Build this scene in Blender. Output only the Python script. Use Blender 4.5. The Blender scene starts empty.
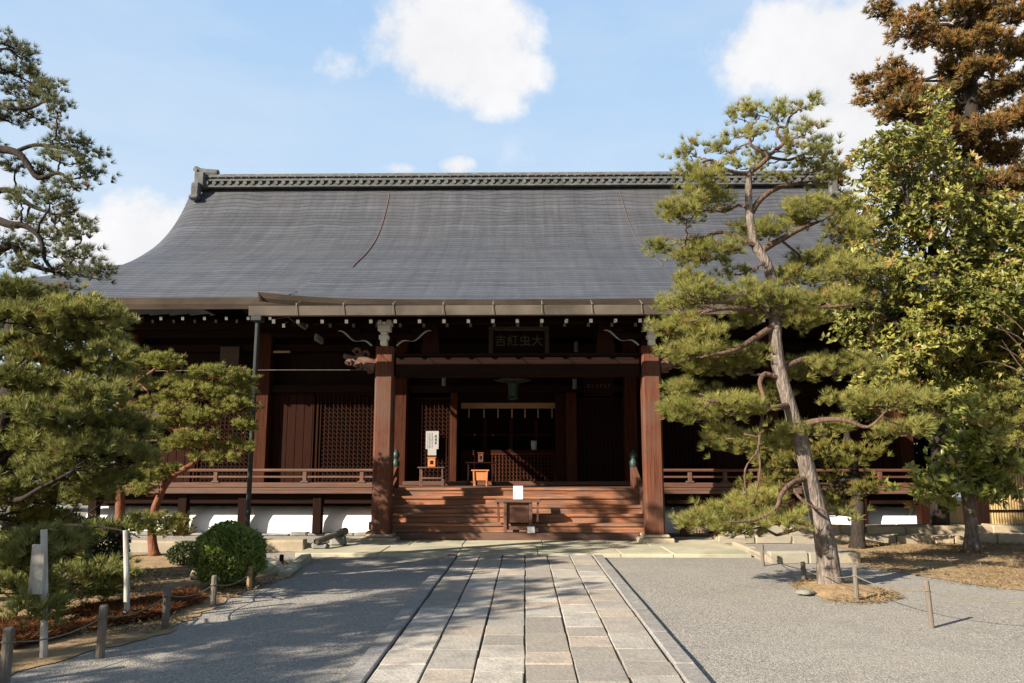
import bpy, bmesh, math, random
import numpy as np
from mathutils import Vector, Matrix, Euler

R = math.radians
sc = bpy.context.scene
col = sc.collection

# ------------------------------------------------------------------ camera
FPX, W, H = 784.0, 1024, 683
PITCH, YAW, EYE = R(8.92), R(0.95), 1.6
cd = bpy.data.cameras.new('camera'); cam = bpy.data.objects.new('camera', cd); col.objects.link(cam)
cam.location = (0, 0, EYE); cam.rotation_euler = (R(90) + PITCH, 0, YAW)
cd.sensor_width = 36; cd.lens = FPX / W * 36; cd.clip_end = 2000; cd.clip_start = .05
sc.camera = cam

# ------------------------------------------------------------------ light
SUN_EL, SUN_AZ = R(26.5), math.atan2(-.788, -.615)      # azimuth of the sun seen from the yard (behind, left)
sd = bpy.data.lights.new('sun', 'SUN'); so = bpy.data.objects.new('sun', sd); col.objects.link(so)
sd.energy = 5.0; sd.angle = R(.53); sd.color = (1, .90, .76)
to_sun = Vector((math.sin(SUN_AZ) * math.cos(SUN_EL), math.cos(SUN_AZ) * math.cos(SUN_EL), math.sin(SUN_EL)))
so.rotation_euler = (-to_sun).to_track_quat('-Z', 'Y').to_euler(); so.location = to_sun * 60
sc.view_settings.view_transform = 'Standard'; sc.view_settings.look = 'None'
sc.view_settings.exposure = 1.3; sc.view_settings.gamma = 1
sc.render.engine = 'CYCLES'
sc.cycles.max_bounces = 6; sc.cycles.diffuse_bounces = 3; sc.cycles.glossy_bounces = 2
sc.cycles.transmission_bounces = 3; sc.cycles.transparent_max_bounces = 4
sc.cycles.caustics_reflective = False; sc.cycles.caustics_refractive = False

CAMR = Euler(cam.rotation_euler).to_matrix()
def ray(px, py):
    return CAMR @ Vector(((px - W / 2) / FPX, (H / 2 - py) / FPX, -1))
def at(px, py, Y):
    d = ray(px, py); return Vector((0, 0, EYE)) + d * (Y / d.y)
def gnd(px, py, z=0.0):
    d = ray(px, py); return Vector((0, 0, EYE)) + d * ((z - EYE) / d.z)
def ppm(Y): return FPX / (Y * .985)

# ------------------------------------------------------------------ sky with clouds (fixed in world directions)
wd = bpy.data.worlds.new('World'); sc.world = wd; wd.use_nodes = True
nt = wd.node_tree; nt.nodes.clear(); N = nt.nodes.new; L = nt.links.new
def wmath(op, a, b=None, c=None):
    n = N('ShaderNodeMath'); n.operation = op
    for i, v in enumerate((a, b, c)):
        if v is None: continue
        if isinstance(v, (int, float)): n.inputs[i].default_value = v
        else: L(v, n.inputs[i])
    return n.outputs[0]
def wvec(op, a, b=None):
    n = N('ShaderNodeVectorMath'); n.operation = op
    for i, v in enumerate((a, b)):
        if v is None: continue
        if isinstance(v, (tuple, list, Vector)): n.inputs[i].default_value = tuple(v)
        else: L(v, n.inputs[i])
    return n
wout = N('ShaderNodeOutputWorld'); bg = N('ShaderNodeBackground'); sky = N('ShaderNodeTexSky')
sky.sky_type = 'NISHITA'; sky.sun_disc = False; sky.sun_elevation = SUN_EL; sky.sun_rotation = SUN_AZ % (2 * math.pi)
sky.altitude = 50; sky.air_density = 1.0; sky.dust_density = 0.6; sky.ozone_density = 1.0
tc = N('ShaderNodeTexCoord')
nz = N('ShaderNodeTexNoise'); nz.inputs['Scale'].default_value = 7; nz.inputs['Detail'].default_value = 9; nz.inputs['Roughness'].default_value = .64
L(tc.outputs['Generated'], nz.inputs['Vector'])
nz2 = N('ShaderNodeTexNoise'); nz2.inputs['Scale'].default_value = 22; nz2.inputs['Detail'].default_value = 5
L(tc.outputs['Generated'], nz2.inputs['Vector'])
nzl = N('ShaderNodeTexNoise'); nzl.inputs['Scale'].default_value = 3; nzl.inputs['Detail'].default_value = 4
L(tc.outputs['Generated'], nzl.inputs['Vector'])
# soft cloud bodies: (pixel direction, half width, half height, density)
clouds = [(455, 40, 85, 62, 1.0), (490, 75, 62, 40, .9), (430, 5, 60, 40, .8), (345, 70, 45, 22, .42), (365, 8, 60, 20, .45),
          (800, 45, 85, 55, .9), (880, 70, 110, 90, 1.0), (960, 120, 110, 120, 1.0), (850, 165, 80, 80, .85), (760, 70, 40, 34, .5),
          (150, 252, 56, 58, .95), (95, 258, 50, 48, .8), (185, 225, 34, 30, .6), (20, 250, 70, 55, .55), (455, 165, 22, 12, .8), (400, 168, 30, 8, .6),
          (260, 190, 200, 30, .25), (1100, 60, 120, 120, .9), (-120, 200, 120, 80, .8), (640, 150, 240, 34, .2)]
dirn = wvec('NORMALIZE', tc.outputs['Generated']).outputs[0]
total = None
for (px, py, hw, hh, den) in clouds:
    c = ray(px, py).normalized()
    rt = c.cross(Vector((0, 0, 1))).normalized(); up = rt.cross(c)
    d0 = wvec('SUBTRACT', dirn, c).outputs[0]
    a = wmath('DIVIDE', wvec('DOT_PRODUCT', d0, rt).outputs['Value'], hw / FPX)
    b = wmath('DIVIDE', wvec('DOT_PRODUCT', d0, up).outputs['Value'], hh / FPX)
    r2 = wmath('ADD', wmath('MULTIPLY', a, a), wmath('MULTIPLY', b, b))
    # keep only the facing hemisphere
    f = wmath('GREATER_THAN', wvec('DOT_PRODUCT', dirn, c).outputs['Value'], .3)
    g = wmath('MULTIPLY', wmath('MULTIPLY', wmath('MAXIMUM', wmath('SUBTRACT', 1.0, wmath('MULTIPLY', r2, .62)), 0.0), f), den)
    total = g if total is None else wmath('MAXIMUM', total, g)
shape = wmath('ADD', total, wmath('MULTIPLY', wmath('SUBTRACT', nz.outputs['Fac'], .5), 1.9))
shape = wmath('ADD', shape, wmath('MULTIPLY', wmath('SUBTRACT', nz2.outputs['Fac'], .5), .5))
mr = N('ShaderNodeMapRange'); mr.interpolation_type = 'SMOOTHSTEP'
mr.inputs['From Min'].default_value = .27; mr.inputs['From Max'].default_value = .78
L(shape, mr.inputs['Value'])
mr2 = N('ShaderNodeMapRange'); mr2.inputs['From Min'].default_value = .08; mr2.inputs['From Max'].default_value = .32; L(total, mr2.inputs['Value'])
cov = wmath('MULTIPLY', mr.outputs[0], mr2.outputs[0])
mw = N('ShaderNodeMapping'); mw.inputs['Scale'].default_value = (1.5, 1.5, 5); mw.inputs['Rotation'].default_value = (.25, .2, 0); L(tc.outputs['Generated'], mw.inputs[0])
nw_ = N('ShaderNodeTexNoise'); nw_.inputs['Scale'].default_value = 2.2; nw_.inputs['Detail'].default_value = 8; nw_.inputs['Roughness'].default_value = .6; L(mw.outputs[0], nw_.inputs['Vector'])
rw = N('ShaderNodeMapRange'); rw.inputs['From Min'].default_value = .42; rw.inputs['From Max'].default_value = .75; rw.inputs['To Max'].default_value = .24; L(nw_.outputs['Fac'], rw.inputs['Value'])
cov = wmath('MAXIMUM', cov, rw.outputs[0])
tint = N('ShaderNodeMix'); tint.data_type = 'RGBA'; tint.blend_type = 'MULTIPLY'; tint.inputs['Factor'].default_value = 1
L(sky.outputs[0], tint.inputs['A']); tint.inputs['B'].default_value = (1.0, 1.0, 1.0, 1)
shade = N('ShaderNodeMapRange'); shade.inputs['From Min'].default_value = .3; shade.inputs['From Max'].default_value = .75
shade.inputs['To Min'].default_value = 6.9; shade.inputs['To Max'].default_value = 8.3; L(nz.outputs['Fac'], shade.inputs['Value'])
cc = N('ShaderNodeCombineColor'); L(shade.outputs[0], cc.inputs[0]); L(shade.outputs[0], cc.inputs[1]); L(wmath('MULTIPLY', shade.outputs[0], 1.02), cc.inputs[2])
mix = N('ShaderNodeMix'); mix.data_type = 'RGBA'
# thin high haze over the half of the sky away from the sun, paler towards the horizon
dz = N('ShaderNodeSeparateXYZ'); L(dirn, dz.inputs[0])
gr_ = N('ShaderNodeMapRange'); gr_.inputs['From Min'].default_value = .10; gr_.inputs['From Max'].default_value = .58; L(dz.outputs['Z'], gr_.inputs['Value'])
hz = N('ShaderNodeMix'); hz.data_type = 'RGBA'; L(gr_.outputs[0], hz.inputs['Factor']); hz.inputs['A'].default_value = (6.5, 7.6, 8.6, 1); hz.inputs['B'].default_value = (3.5, 5.5, 8.2, 1)
north = N('ShaderNodeMapRange'); north.interpolation_type = 'SMOOTHSTEP'; north.inputs['From Min'].default_value = -.1; north.inputs['From Max'].default_value = .5; north.inputs['To Max'].default_value = .85; L(dz.outputs['Y'], north.inputs['Value'])
hv = N('ShaderNodeMix'); hv.data_type = 'RGBA'; L(north.outputs[0], hv.inputs['Factor']); L(tint.outputs['Result'], hv.inputs['A']); L(hz.outputs['Result'], hv.inputs['B'])
L(cov, mix.inputs['Factor']); L(hv.outputs['Result'], mix.inputs['A']); L(cc.outputs[0], mix.inputs['B'])
L(mix.outputs['Result'], bg.inputs['Color']); bg.inputs['Strength'].default_value = .05; L(bg.outputs[0], wout.inputs[0])

# ------------------------------------------------------------------ materials
M = {}
def mat(name, cols, scale=6, stretch=(1, 1, 1), rough=.8, bump=.25, bscale=None, detail=6, spec=.25, big=None, metal=0, bdist=.01):
    """noise coloured surface: cols = list of (position, rgb)"""
    m = bpy.data.materials.new(name); m.use_nodes = True; t = m.node_tree; b = t.nodes['Principled BSDF']
    n = t.nodes.new; l = t.links.new
    co = n('ShaderNodeTexCoord'); mp = n('ShaderNodeMapping'); mp.inputs['Scale'].default_value = stretch; l(co.outputs['Object'], mp.inputs[0])
    no = n('ShaderNodeTexNoise'); no.inputs['Scale'].default_value = scale; no.inputs['Detail'].default_value = detail; no.inputs['Roughness'].default_value = .65
    l(mp.outputs[0], no.inputs['Vector'])
    cr = n('ShaderNodeValToRGB'); e = cr.color_ramp.elements
    e[0].position, e[0].color = cols[0][0], (*cols[0][1], 1); e[1].position, e[1].color = cols[-1][0], (*cols[-1][1], 1)
    for p, c in cols[1:-1]:
        k = e.new(p); k.color = (*c, 1)
    l(no.outputs['Fac'], cr.inputs[0]); out = cr.outputs[0]
    if big:                                              # large soft stains: (scale, rgb, amount)
        n2 = n('ShaderNodeTexNoise'); n2.inputs['Scale'].default_value = big[0]; n2.inputs['Detail'].default_value = 4; l(co.outputs['Object'], n2.inputs['Vector'])
        r2 = n('ShaderNodeMapRange'); r2.inputs['From Min'].default_value = .42; r2.inputs['From Max'].default_value = .68; r2.inputs['To Max'].default_value = big[2]; l(n2.outputs['Fac'], r2.inputs['Value'])
        mx = n('ShaderNodeMix'); mx.data_type = 'RGBA'; l(r2.outputs[0], mx.inputs['Factor']); l(out, mx.inputs['A']); mx.inputs['B'].default_value = (*big[1], 1); out = mx.outputs['Result']
    l(out, b.inputs['Base Color']); b.inputs['Roughness'].default_value = rough; b.inputs['Specular IOR Level'].default_value = spec; b.inputs['Metallic'].default_value = metal
    if bump:
        n3 = n('ShaderNodeTexNoise'); n3.inputs['Scale'].default_value = bscale or scale * 3; n3.inputs['Detail'].default_value = 5; l(mp.outputs[0], n3.inputs['Vector'])
        bp = n('ShaderNodeBump'); bp.inputs['Strength'].default_value = bump; bp.inputs['Distance'].default_value = bdist; l(n3.outputs['Fac'], bp.inputs['Height']); l(bp.outputs[0], b.inputs['Normal'])
    M[name] = m; return m

V_, X_, Y_ = (9, 9, .5), (.5, 9, 9), (9, .5, 9)
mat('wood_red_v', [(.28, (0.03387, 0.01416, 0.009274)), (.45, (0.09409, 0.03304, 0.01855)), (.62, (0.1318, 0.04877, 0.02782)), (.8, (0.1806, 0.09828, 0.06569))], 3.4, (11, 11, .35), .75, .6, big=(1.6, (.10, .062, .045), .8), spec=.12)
mat('wood_red_h', [(.3, (0.05875, 0.02624, 0.01663)), (.55, (0.1126, 0.04873, 0.02873)), (.75, (0.1469, 0.08122, 0.05292))], 3, X_, .65, .35, big=(1.5, (.10, .055, .04), .7))
mat('wood_step', [(.28, (.07, .034, .022)), (.5, (.28, .115, .058)), (.72, (.43, .22, .13))], 2.2, (.4, 9, 9), .75, .6, big=(2.0, (.13, .09, .07), .75), spec=.12)
mat('wood_brown_h', [(.3, (0.07405, 0.03738, 0.02439)), (.6, (0.1407, 0.07166, 0.04646)), (.8, (0.1999, 0.1184, 0.08131))], 3, X_, .8, .4, big=(1.5, (.09, .06, .05), .6))
mat('wood_dark', [(.3, (0.0072, 0.0036, 0.003)), (.7, (0.0192, 0.0084, 0.0054))], 3, V_, .75, .25, spec=.06)  # darker than old timber: the hall's inner shade is put into the colour
mat('wood_dark_h', [(.3, (0.0078, 0.00372, 0.003)), (.7, (0.0195, 0.00868, 0.006))], 3, X_, .75, .25, spec=.06)  # lengthwise grain, same shade worked into the colour
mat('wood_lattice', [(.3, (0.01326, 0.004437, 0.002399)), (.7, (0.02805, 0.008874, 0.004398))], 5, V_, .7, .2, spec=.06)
mat('wood_orange', [(.3, (.34, .12, .04)), (.7, (.50, .20, .07))], 5, V_, .55, .15)
mat('wood_tan', [(.3, (0.225, 0.1368, 0.07)), (.7, (0.345, 0.2304, 0.133))], 5, X_, .7, .2)
mat('wood_post', [(.3, (.10, .085, .07)), (.55, (.17, .14, .115)), (.75, (.25, .21, .17))], 4, V_, .9, .6, big=(3, (.09, .10, .07), .6))
mat('wood_eave', [(.25, (0.0366, 0.02694, 0.0203)), (.6, (0.06955, 0.05208, 0.03875)), (.8, (0.09151, 0.07183, 0.05535))], 3, (.6, 9, 14), .85, .4, big=(.8, (.12, .09, .07), .6))
mat('gutter_metal', [(.3, (0.04959, 0.03922, 0.0297)), (.7, (0.07085, 0.05827, 0.04561))], 2, (.6, 5, 5), .6, .1, big=(1.2, (.16, .13, .10), .6))
mat('copper_green', [(.3, (0.01155, 0.01513, 0.01361)), (.7, (0.0297, 0.03781, 0.03327))], 6, (1, 1, .3), .55, .1)
mat('bronze', [(.3, (.022, .038, .032)), (.7, (.05, .085, .07))], 9, (1, 1, 1), .5, .2, metal=.3)
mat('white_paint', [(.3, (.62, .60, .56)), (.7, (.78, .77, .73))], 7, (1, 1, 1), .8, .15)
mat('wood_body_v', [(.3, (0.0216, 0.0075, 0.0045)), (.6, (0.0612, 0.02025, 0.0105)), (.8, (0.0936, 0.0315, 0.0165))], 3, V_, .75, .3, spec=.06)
mat('tip_paint_shaded', [(.3, (0.1116, 0.1044, 0.09392)), (.7, (0.1488, 0.1404, 0.1288))], 7, (1, 1, 1), .8, .15)  # white end paint with its half shadow mixed into the grey
mat('old_white', [(.3, (.34, .32, .28)), (.7, (.56, .54, .49))], 5, (4, 4, .6), .9, .3, big=(3, (.28, .25, .2), .6))
mat('plaster', [(.3, (.72, .71, .69)), (.7, (.80, .79, .77))], 2, (1, 1, 1), .9, .1, big=(2.2, (.60, .57, .52), .35))
mat('paper', [(.3, (.82, .81, .79)), (.7, (.86, .85, .83))], 4, (1, 1, 1), .8, .05)
mat('paper_grey', [(.3, (0.279, 0.2728, 0.2604)), (.7, (0.3472, 0.341, 0.3286))], 4, (1, 1, 1), .8, .05)
mat('ink', [(.3, (.02, .02, .02)), (.7, (.03, .03, .03))], 4, (1, 1, 1), .8, 0)
mat('gold_ink', [(.3, (0.066, 0.051, 0.0288)), (.7, (0.102, 0.081, 0.048))], 9, (1, 1, 1), .5, 0)
mat('red_ink', [(.3, (0.135, 0.0405, 0.027)), (.7, (0.162, 0.054, 0.036))], 9, (1, 1, 1), .6, 0)
mat('tile_grey', [(.25, (0.03952, 0.04128, 0.04158)), (.5, (0.08432, 0.08806, 0.0891)), (.75, (0.1581, 0.1651, 0.1604))], 5, (1, 1, 1), .8, .5, big=(2, (.10, .095, .08), .6))
mat('stone_pale', [(.25, (0.2294, 0.1868, 0.128)), (.55, (0.3487, 0.2823, 0.192)), (.8, (0.4313, 0.3499, 0.2432))], 3, (1, 1, 1), .9, .5, bscale=26, big=(1.1, (.24, .23, .19), .75))
mat('stone_apron', [(.25, (0.3036, 0.2753, 0.1895)), (.55, (0.4352, 0.3913, 0.2798)), (.8, (0.506, 0.4588, 0.3429))], 2.4, (1, 1, 1), .9, .5, bscale=30, big=(.9, (.26, .27, .19), .7))
mat('stone_grey', [(.25, (.12, .115, .105)), (.55, (.22, .21, .19)), (.8, (.33, .31, .28))], 6, (1, 1, 1), .9, .8, bscale=30, big=(1.6, (.12, .13, .09), .6))
mat('stone_kerb', [(.25, (.15, .145, .135)), (.5, (.26, .245, .225)), (.8, (.38, .36, .33))], 18, (1, 1, 1), .9, .7, bscale=60, big=(2.3, (.19, .165, .145), .6))
mat('bark_grey', [(.25, (.06, .048, .04)), (.5, (.15, .12, .10)), (.75, (.30, .25, .215))], 5, (5, 5, 1.4), .95, 1.0, bscale=7, bdist=.04)
mat('bark_brown', [(.25, (0.042, 0.02584, 0.01848)), (.5, (0.105, 0.0646, 0.04488)), (.75, (0.189, 0.1224, 0.0858))], 6, (4, 4, 1.3), .95, 1.0, bscale=8, bdist=.03)
mat('bark_red', [(.25, (0.084, 0.03, 0.01736)), (.5, (0.162, 0.063, 0.0341)), (.75, (0.216, 0.102, 0.0589))], 6, (4, 4, 1.3), .9, .8, bscale=9, bdist=.02)
mat('bark_dark', [(.25, (0.0126, 0.0098, 0.0084)), (.6, (0.035, 0.0266, 0.021)), (.8, (0.063, 0.049, 0.0385))], 6, (4, 4, 1.3), .95, .8, bscale=8, bdist=.02)
mat('bamboo', [(.3, (.30, .20, .085)), (.7, (.44, .31, .14))], 2, (12, 12, .4), .6, .2)
mat('rope', [(.3, (0.132, 0.1102, 0.077)), (.7, (0.216, 0.1856, 0.1375))], 30, (1, 1, 1), .9, 0)
mat('steel', [(.3, (.35, .34, .32)), (.7, (.5, .49, .47))], 10, (1, 1, 1), .5, 0)
mat('soil_dark', [(.3, (.03, .026, .02)), (.7, (.07, .06, .045))], 14, (1, 1, 1), 1, .3)
mat('lamp_glass', [(.3, (0.12, 0.124, 0.132)), (.7, (0.144, 0.148, 0.16))], 4, (1, 1, 1), .4, 0)

def ground_mat(name, base, vscale, jitter, bump, patch=None, dist=.012):
    """loose grains: a voronoi cell per stone"""
    m = bpy.data.materials.new(name); m.use_nodes = True; t = m.node_tree; b = t.nodes['Principled BSDF']; n = t.nodes.new; l = t.links.new
    co = n('ShaderNodeTexCoord'); vo = n('ShaderNodeTexVoronoi'); vo.inputs['Scale'].default_value = vscale; l(co.outputs['Object'], vo.inputs['Vector'])
    sp = n('ShaderNodeSeparateColor'); l(vo.outputs['Color'], sp.inputs[0])
    cr = n('ShaderNodeValToRGB'); e = cr.color_ramp.elements
    e[0].position, e[0].color = 0, (*[c * (1 - jitter) for c in base], 1); e[1].position, e[1].color = 1, (*[min(.9, c * (1 + jitter)) for c in base], 1)
    k = e.new(.5); k.color = (*base, 1); k = e.new(.86); k.color = (base[0] * 1.12, base[1] * 1.04, base[2] * .92, 1)
    l(sp.outputs[0], cr.inputs[0]); out = cr.outputs[0]
    if patch:
        for (s, c, amt, lo, hi) in patch:
            n2 = n('ShaderNodeTexNoise'); n2.inputs['Scale'].default_value = s; n2.inputs['Detail'].default_value = 6; n2.inputs['Roughness'].default_value = .62; l(co.outputs['Object'], n2.inputs['Vector'])
            r2 = n('ShaderNodeMapRange'); r2.inputs['From Min'].default_value = lo; r2.inputs['From Max'].default_value = hi; r2.inputs['To Max'].default_value = amt; l(n2.outputs['Fac'], r2.inputs['Value'])
            mx = n('ShaderNodeMix'); mx.data_type = 'RGBA'; l(r2.outputs[0], mx.inputs['Factor']); l(out, mx.inputs['A']); mx.inputs['B'].default_value = (*c, 1); out = mx.outputs['Result']
    l(out, b.inputs['Base Color']); b.inputs['Roughness'].default_value = .95; b.inputs['Specular IOR Level'].default_value = .15
    bp = n('ShaderNodeBump'); bp.inputs['Strength'].default_value = bump; bp.inputs['Distance'].default_value = dist
    ad = n('ShaderNodeMath'); ad.operation = 'SUBTRACT'; l(sp.outputs[1], ad.inputs[0]); l(vo.outputs['Distance'], ad.inputs[1])
    l(ad.outputs[0], bp.inputs['Height']); l(bp.outputs[0], b.inputs['Normal'])
    M[name] = m; return m
ground_mat('gravel', (.29, .272, .245), 74, .58, .5, [(.45, (.33, .305, .26), .5, .42, .7), (1.7, (.20, .19, .175), .5, .5, .75), (9, (.23, .215, .19), .35, .5, .75)])
ground_mat('earth', (.30, .205, .115), 40, .28, .5, [(.9, (.36, .26, .155), .7, .4, .65), (2.2, (.15, .12, .06), .75, .5, .68), (7, (.20, .12, .06), .5, .5, .7)], .008)
ground_mat('moss_earth', (.20, .155, .085), 40, .3, .5, [(1.6, (.10, .10, .035), .8, .42, .62), (4, (.32, .23, .13), .6, .52, .7)], .008)

def slab_mat():
    m = bpy.data.materials.new('paving_slab'); m.use_nodes = True; t = m.node_tree; b = t.nodes['Principled BSDF']; n = t.nodes.new; l = t.links.new
    co = n('ShaderNodeTexCoord'); at_ = n('ShaderNodeAttribute'); at_.attribute_name = 'tint'
    no = n('ShaderNodeTexNoise'); no.inputs['Scale'].default_value = 48; no.inputs['Detail'].default_value = 5; no.inputs['Roughness'].default_value = .75; l(co.outputs['Object'], no.inputs['Vector'])
    r1 = n('ShaderNodeMapRange'); r1.inputs['From Min'].default_value = .3; r1.inputs['From Max'].default_value = .7; r1.inputs['To Min'].default_value = .66; r1.inputs['To Max'].default_value = 1.25; l(no.outputs['Fac'], r1.inputs['Value'])
    mu = n('ShaderNodeMix'); mu.data_type = 'RGBA'; mu.blend_type = 'MULTIPLY'; mu.inputs['Factor'].default_value = 1; l(at_.outputs['Color'], mu.inputs['A']); l(r1.outputs[0], mu.inputs['B'])
    n2 = n('ShaderNodeTexNoise'); n2.inputs['Scale'].default_value = 4.5; n2.inputs['Detail'].default_value = 6; n2.inputs['Roughness'].default_value = .7; l(co.outputs['Object'], n2.inputs['Vector'])
    r2 = n('ShaderNodeMapRange'); r2.inputs['From Min'].default_value = .45; r2.inputs['From Max'].default_value = .68; r2.inputs['To Max'].default_value = .7; l(n2.outputs['Fac'], r2.inputs['Value'])
    mx = n('ShaderNodeMix'); mx.data_type = 'RGBA'; l(r2.outputs[0], mx.inputs['Factor']); l(mu.outputs['Result'], mx.inputs['A']); mx.inputs['B'].default_value = (.20, .19, .165, 1)
    l(mx.outputs['Result'], b.inputs['Base Color']); b.inputs['Roughness'].default_value = .9; b.inputs['Specular IOR Level'].default_value = .2
    bp = n('ShaderNodeBump'); bp.inputs['Strength'].default_value = .55; bp.inputs['Distance'].default_value = .012; n3 = n('ShaderNodeTexNoise'); n3.inputs['Scale'].default_value = 30; n3.inputs['Detail'].default_value = 6
    l(co.outputs['Object'], n3.inputs['Vector']); l(n3.outputs['Fac'], bp.inputs['Height']); l(bp.outputs[0], b.inputs['Normal'])
    M['paving_slab'] = m
slab_mat()

def roof_mat():
    m = bpy.data.materials.new('bark_shingle'); m.use_nodes = True; t = m.node_tree; b = t.nodes['Principled BSDF']; n = t.nodes.new; l = t.links.new
    uv = n('ShaderNodeUVMap'); uv.uv_map = 'uv'
    # wobble the courses a little
    nw = n('ShaderNodeTexNoise'); nw.inputs['Scale'].default_value = .55; nw.inputs['Detail'].default_value = 3; l(uv.outputs[0], nw.inputs['Vector'])
    sx = n('ShaderNodeSeparateXYZ'); l(uv.outputs[0], sx.inputs[0])
    w = n('ShaderNodeMath'); w.operation = 'MULTIPLY_ADD'; l(nw.outputs['Fac'], w.inputs[0]); w.inputs[1].default_value = .55; l(sx.outputs['Y'], w.inputs[2])
    s = n('ShaderNodeMath'); s.operation = 'DIVIDE'; l(w.outputs[0], s.inputs[0]); s.inputs[1].default_value = .20
    fr = n('ShaderNodeMath'); fr.operation = 'FRACT'; l(s.outputs[0], fr.inputs[0])
    fl = n('ShaderNodeMath'); fl.operation = 'FLOOR'; l(s.outputs[0], fl.inputs[0])
    wn = n('ShaderNodeTexWhiteNoise'); wn.noise_dimensions = '1D'; l(fl.outputs[0], wn.inputs['W'])
    # streaky tone along every course
    cx = n('ShaderNodeCombineXYZ'); mx_ = n('ShaderNodeMath'); mx_.operation = 'MULTIPLY'; l(sx.outputs['X'], mx_.inputs[0]); mx_.inputs[1].default_value = .7
    l(mx_.outputs[0], cx.inputs[0]); l(fl.outputs[0], cx.inputs[1])
    ns = n('ShaderNodeTexNoise'); ns.inputs['Scale'].default_value = 1.0; ns.inputs['Detail'].default_value = 6; ns.inputs['Roughness'].default_value = .7; l(cx.outputs[0], ns.inputs['Vector'])
    nf = n('ShaderNodeTexNoise'); nf.inputs['Scale'].default_value = 16; nf.inputs['Detail'].default_value = 4; l(uv.outputs[0], nf.inputs['Vector'])
    a1 = n('ShaderNodeMath'); a1.operation = 'MULTIPLY_ADD'; l(ns.outputs['Fac'], a1.inputs[0]); a1.inputs[1].default_value = .9; a1.inputs[2].default_value = -.1
    a2 = n('ShaderNodeMath'); a2.operation = 'MULTIPLY_ADD'; l(wn.outputs['Value'], a2.inputs[0]); a2.inputs[1].default_value = .24; l(a1.outputs[0], a2.inputs[2])
    a3 = n('ShaderNodeMath'); a3.operation = 'MULTIPLY_ADD'; l(nf.outputs['Fac'], a3.inputs[0]); a3.inputs[1].default_value = .3; l(a2.outputs[0], a3.inputs[2])
    cr = n('ShaderNodeValToRGB'); e = cr.color_ramp.elements; e[0].position, e[0].color = .25, (.030, .032, .039, 1); e[1].position, e[1].color = .95, (.092, .096, .109, 1)
    l(a3.outputs[0], cr.inputs[0])
    # the dark butt edge of every course
    ed = n('ShaderNodeMapRange'); ed.inputs['From Min'].default_value = 0; ed.inputs['From Max'].default_value = .34; ed.inputs['To Min'].default_value = .30; ed.inputs['To Max'].default_value = 1; l(fr.outputs[0], ed.inputs['Value'])
    mu = n('ShaderNodeMix'); mu.data_type = 'RGBA'; mu.blend_type = 'MULTIPLY'; mu.inputs['Factor'].default_value = 1; l(cr.outputs[0], mu.inputs['A']); l(ed.outputs[0], mu.inputs['B'])
    # weathered paler and browner areas
    nb = n('ShaderNodeTexNoise'); nb.inputs['Scale'].default_value = .35; nb.inputs['Detail'].default_value = 5; l(uv.outputs[0], nb.inputs['Vector'])
    rb = n('ShaderNodeMapRange'); rb.inputs['From Min'].default_value = .45; rb.inputs['From Max'].default_value = .7; rb.inputs['To Max'].default_value = .45; l(nb.outputs['Fac'], rb.inputs['Value'])
    mb = n('ShaderNodeMix'); mb.data_type = 'RGBA'; l(rb.outputs[0], mb.inputs['Factor']); l(mu.outputs['Result'], mb.inputs['A']); mb.inputs['B'].default_value = (.072, .071, .072, 1)
    vs_ = n('ShaderNodeMapping'); vs_.inputs['Scale'].default_value = (2.6, .12, 1); l(uv.outputs[0], vs_.inputs[0]); nv = n('ShaderNodeTexNoise'); nv.inputs['Scale'].default_value = 1.6; nv.inputs['Detail'].default_value = 6; nv.inputs['Roughness'].default_value = .7; l(vs_.outputs[0], nv.inputs['Vector'])
    rv = n('ShaderNodeMapRange'); rv.inputs['From Min'].default_value = .3; rv.inputs['From Max'].default_value = .7; rv.inputs['To Min'].default_value = .78; rv.inputs['To Max'].default_value = 1.2; l(nv.outputs['Fac'], rv.inputs['Value'])
    mv = n('ShaderNodeMix'); mv.data_type = 'RGBA'; mv.blend_type = 'MULTIPLY'; mv.inputs['Factor'].default_value = 1; l(mb.outputs['Result'], mv.inputs['A']); l(rv.outputs[0], mv.inputs['B'])
    l(mv.outputs['Result'], b.inputs['Base Color']); b.inputs['Roughness'].default_value = .62; b.inputs['Specular IOR Level'].default_value = .35
    hh = n('ShaderNodeMath'); hh.operation = 'MULTIPLY_ADD'; l(ns.outputs['Fac'], hh.inputs[0]); hh.inputs[1].default_value = .6
    iv = n('ShaderNodeMath'); iv.operation = 'SUBTRACT'; iv.inputs[0].default_value = 1; l(fr.outputs[0], iv.inputs[1]); l(iv.outputs[0], hh.inputs[2])
    bp = n('ShaderNodeBump'); bp.inputs['Strength'].default_value = .6; bp.inputs['Distance'].default_value = .02; l(hh.outputs[0], bp.inputs['Height']); l(bp.outputs[0], b.inputs['Normal'])
    M['bark_shingle'] = m
roof_mat()

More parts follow.
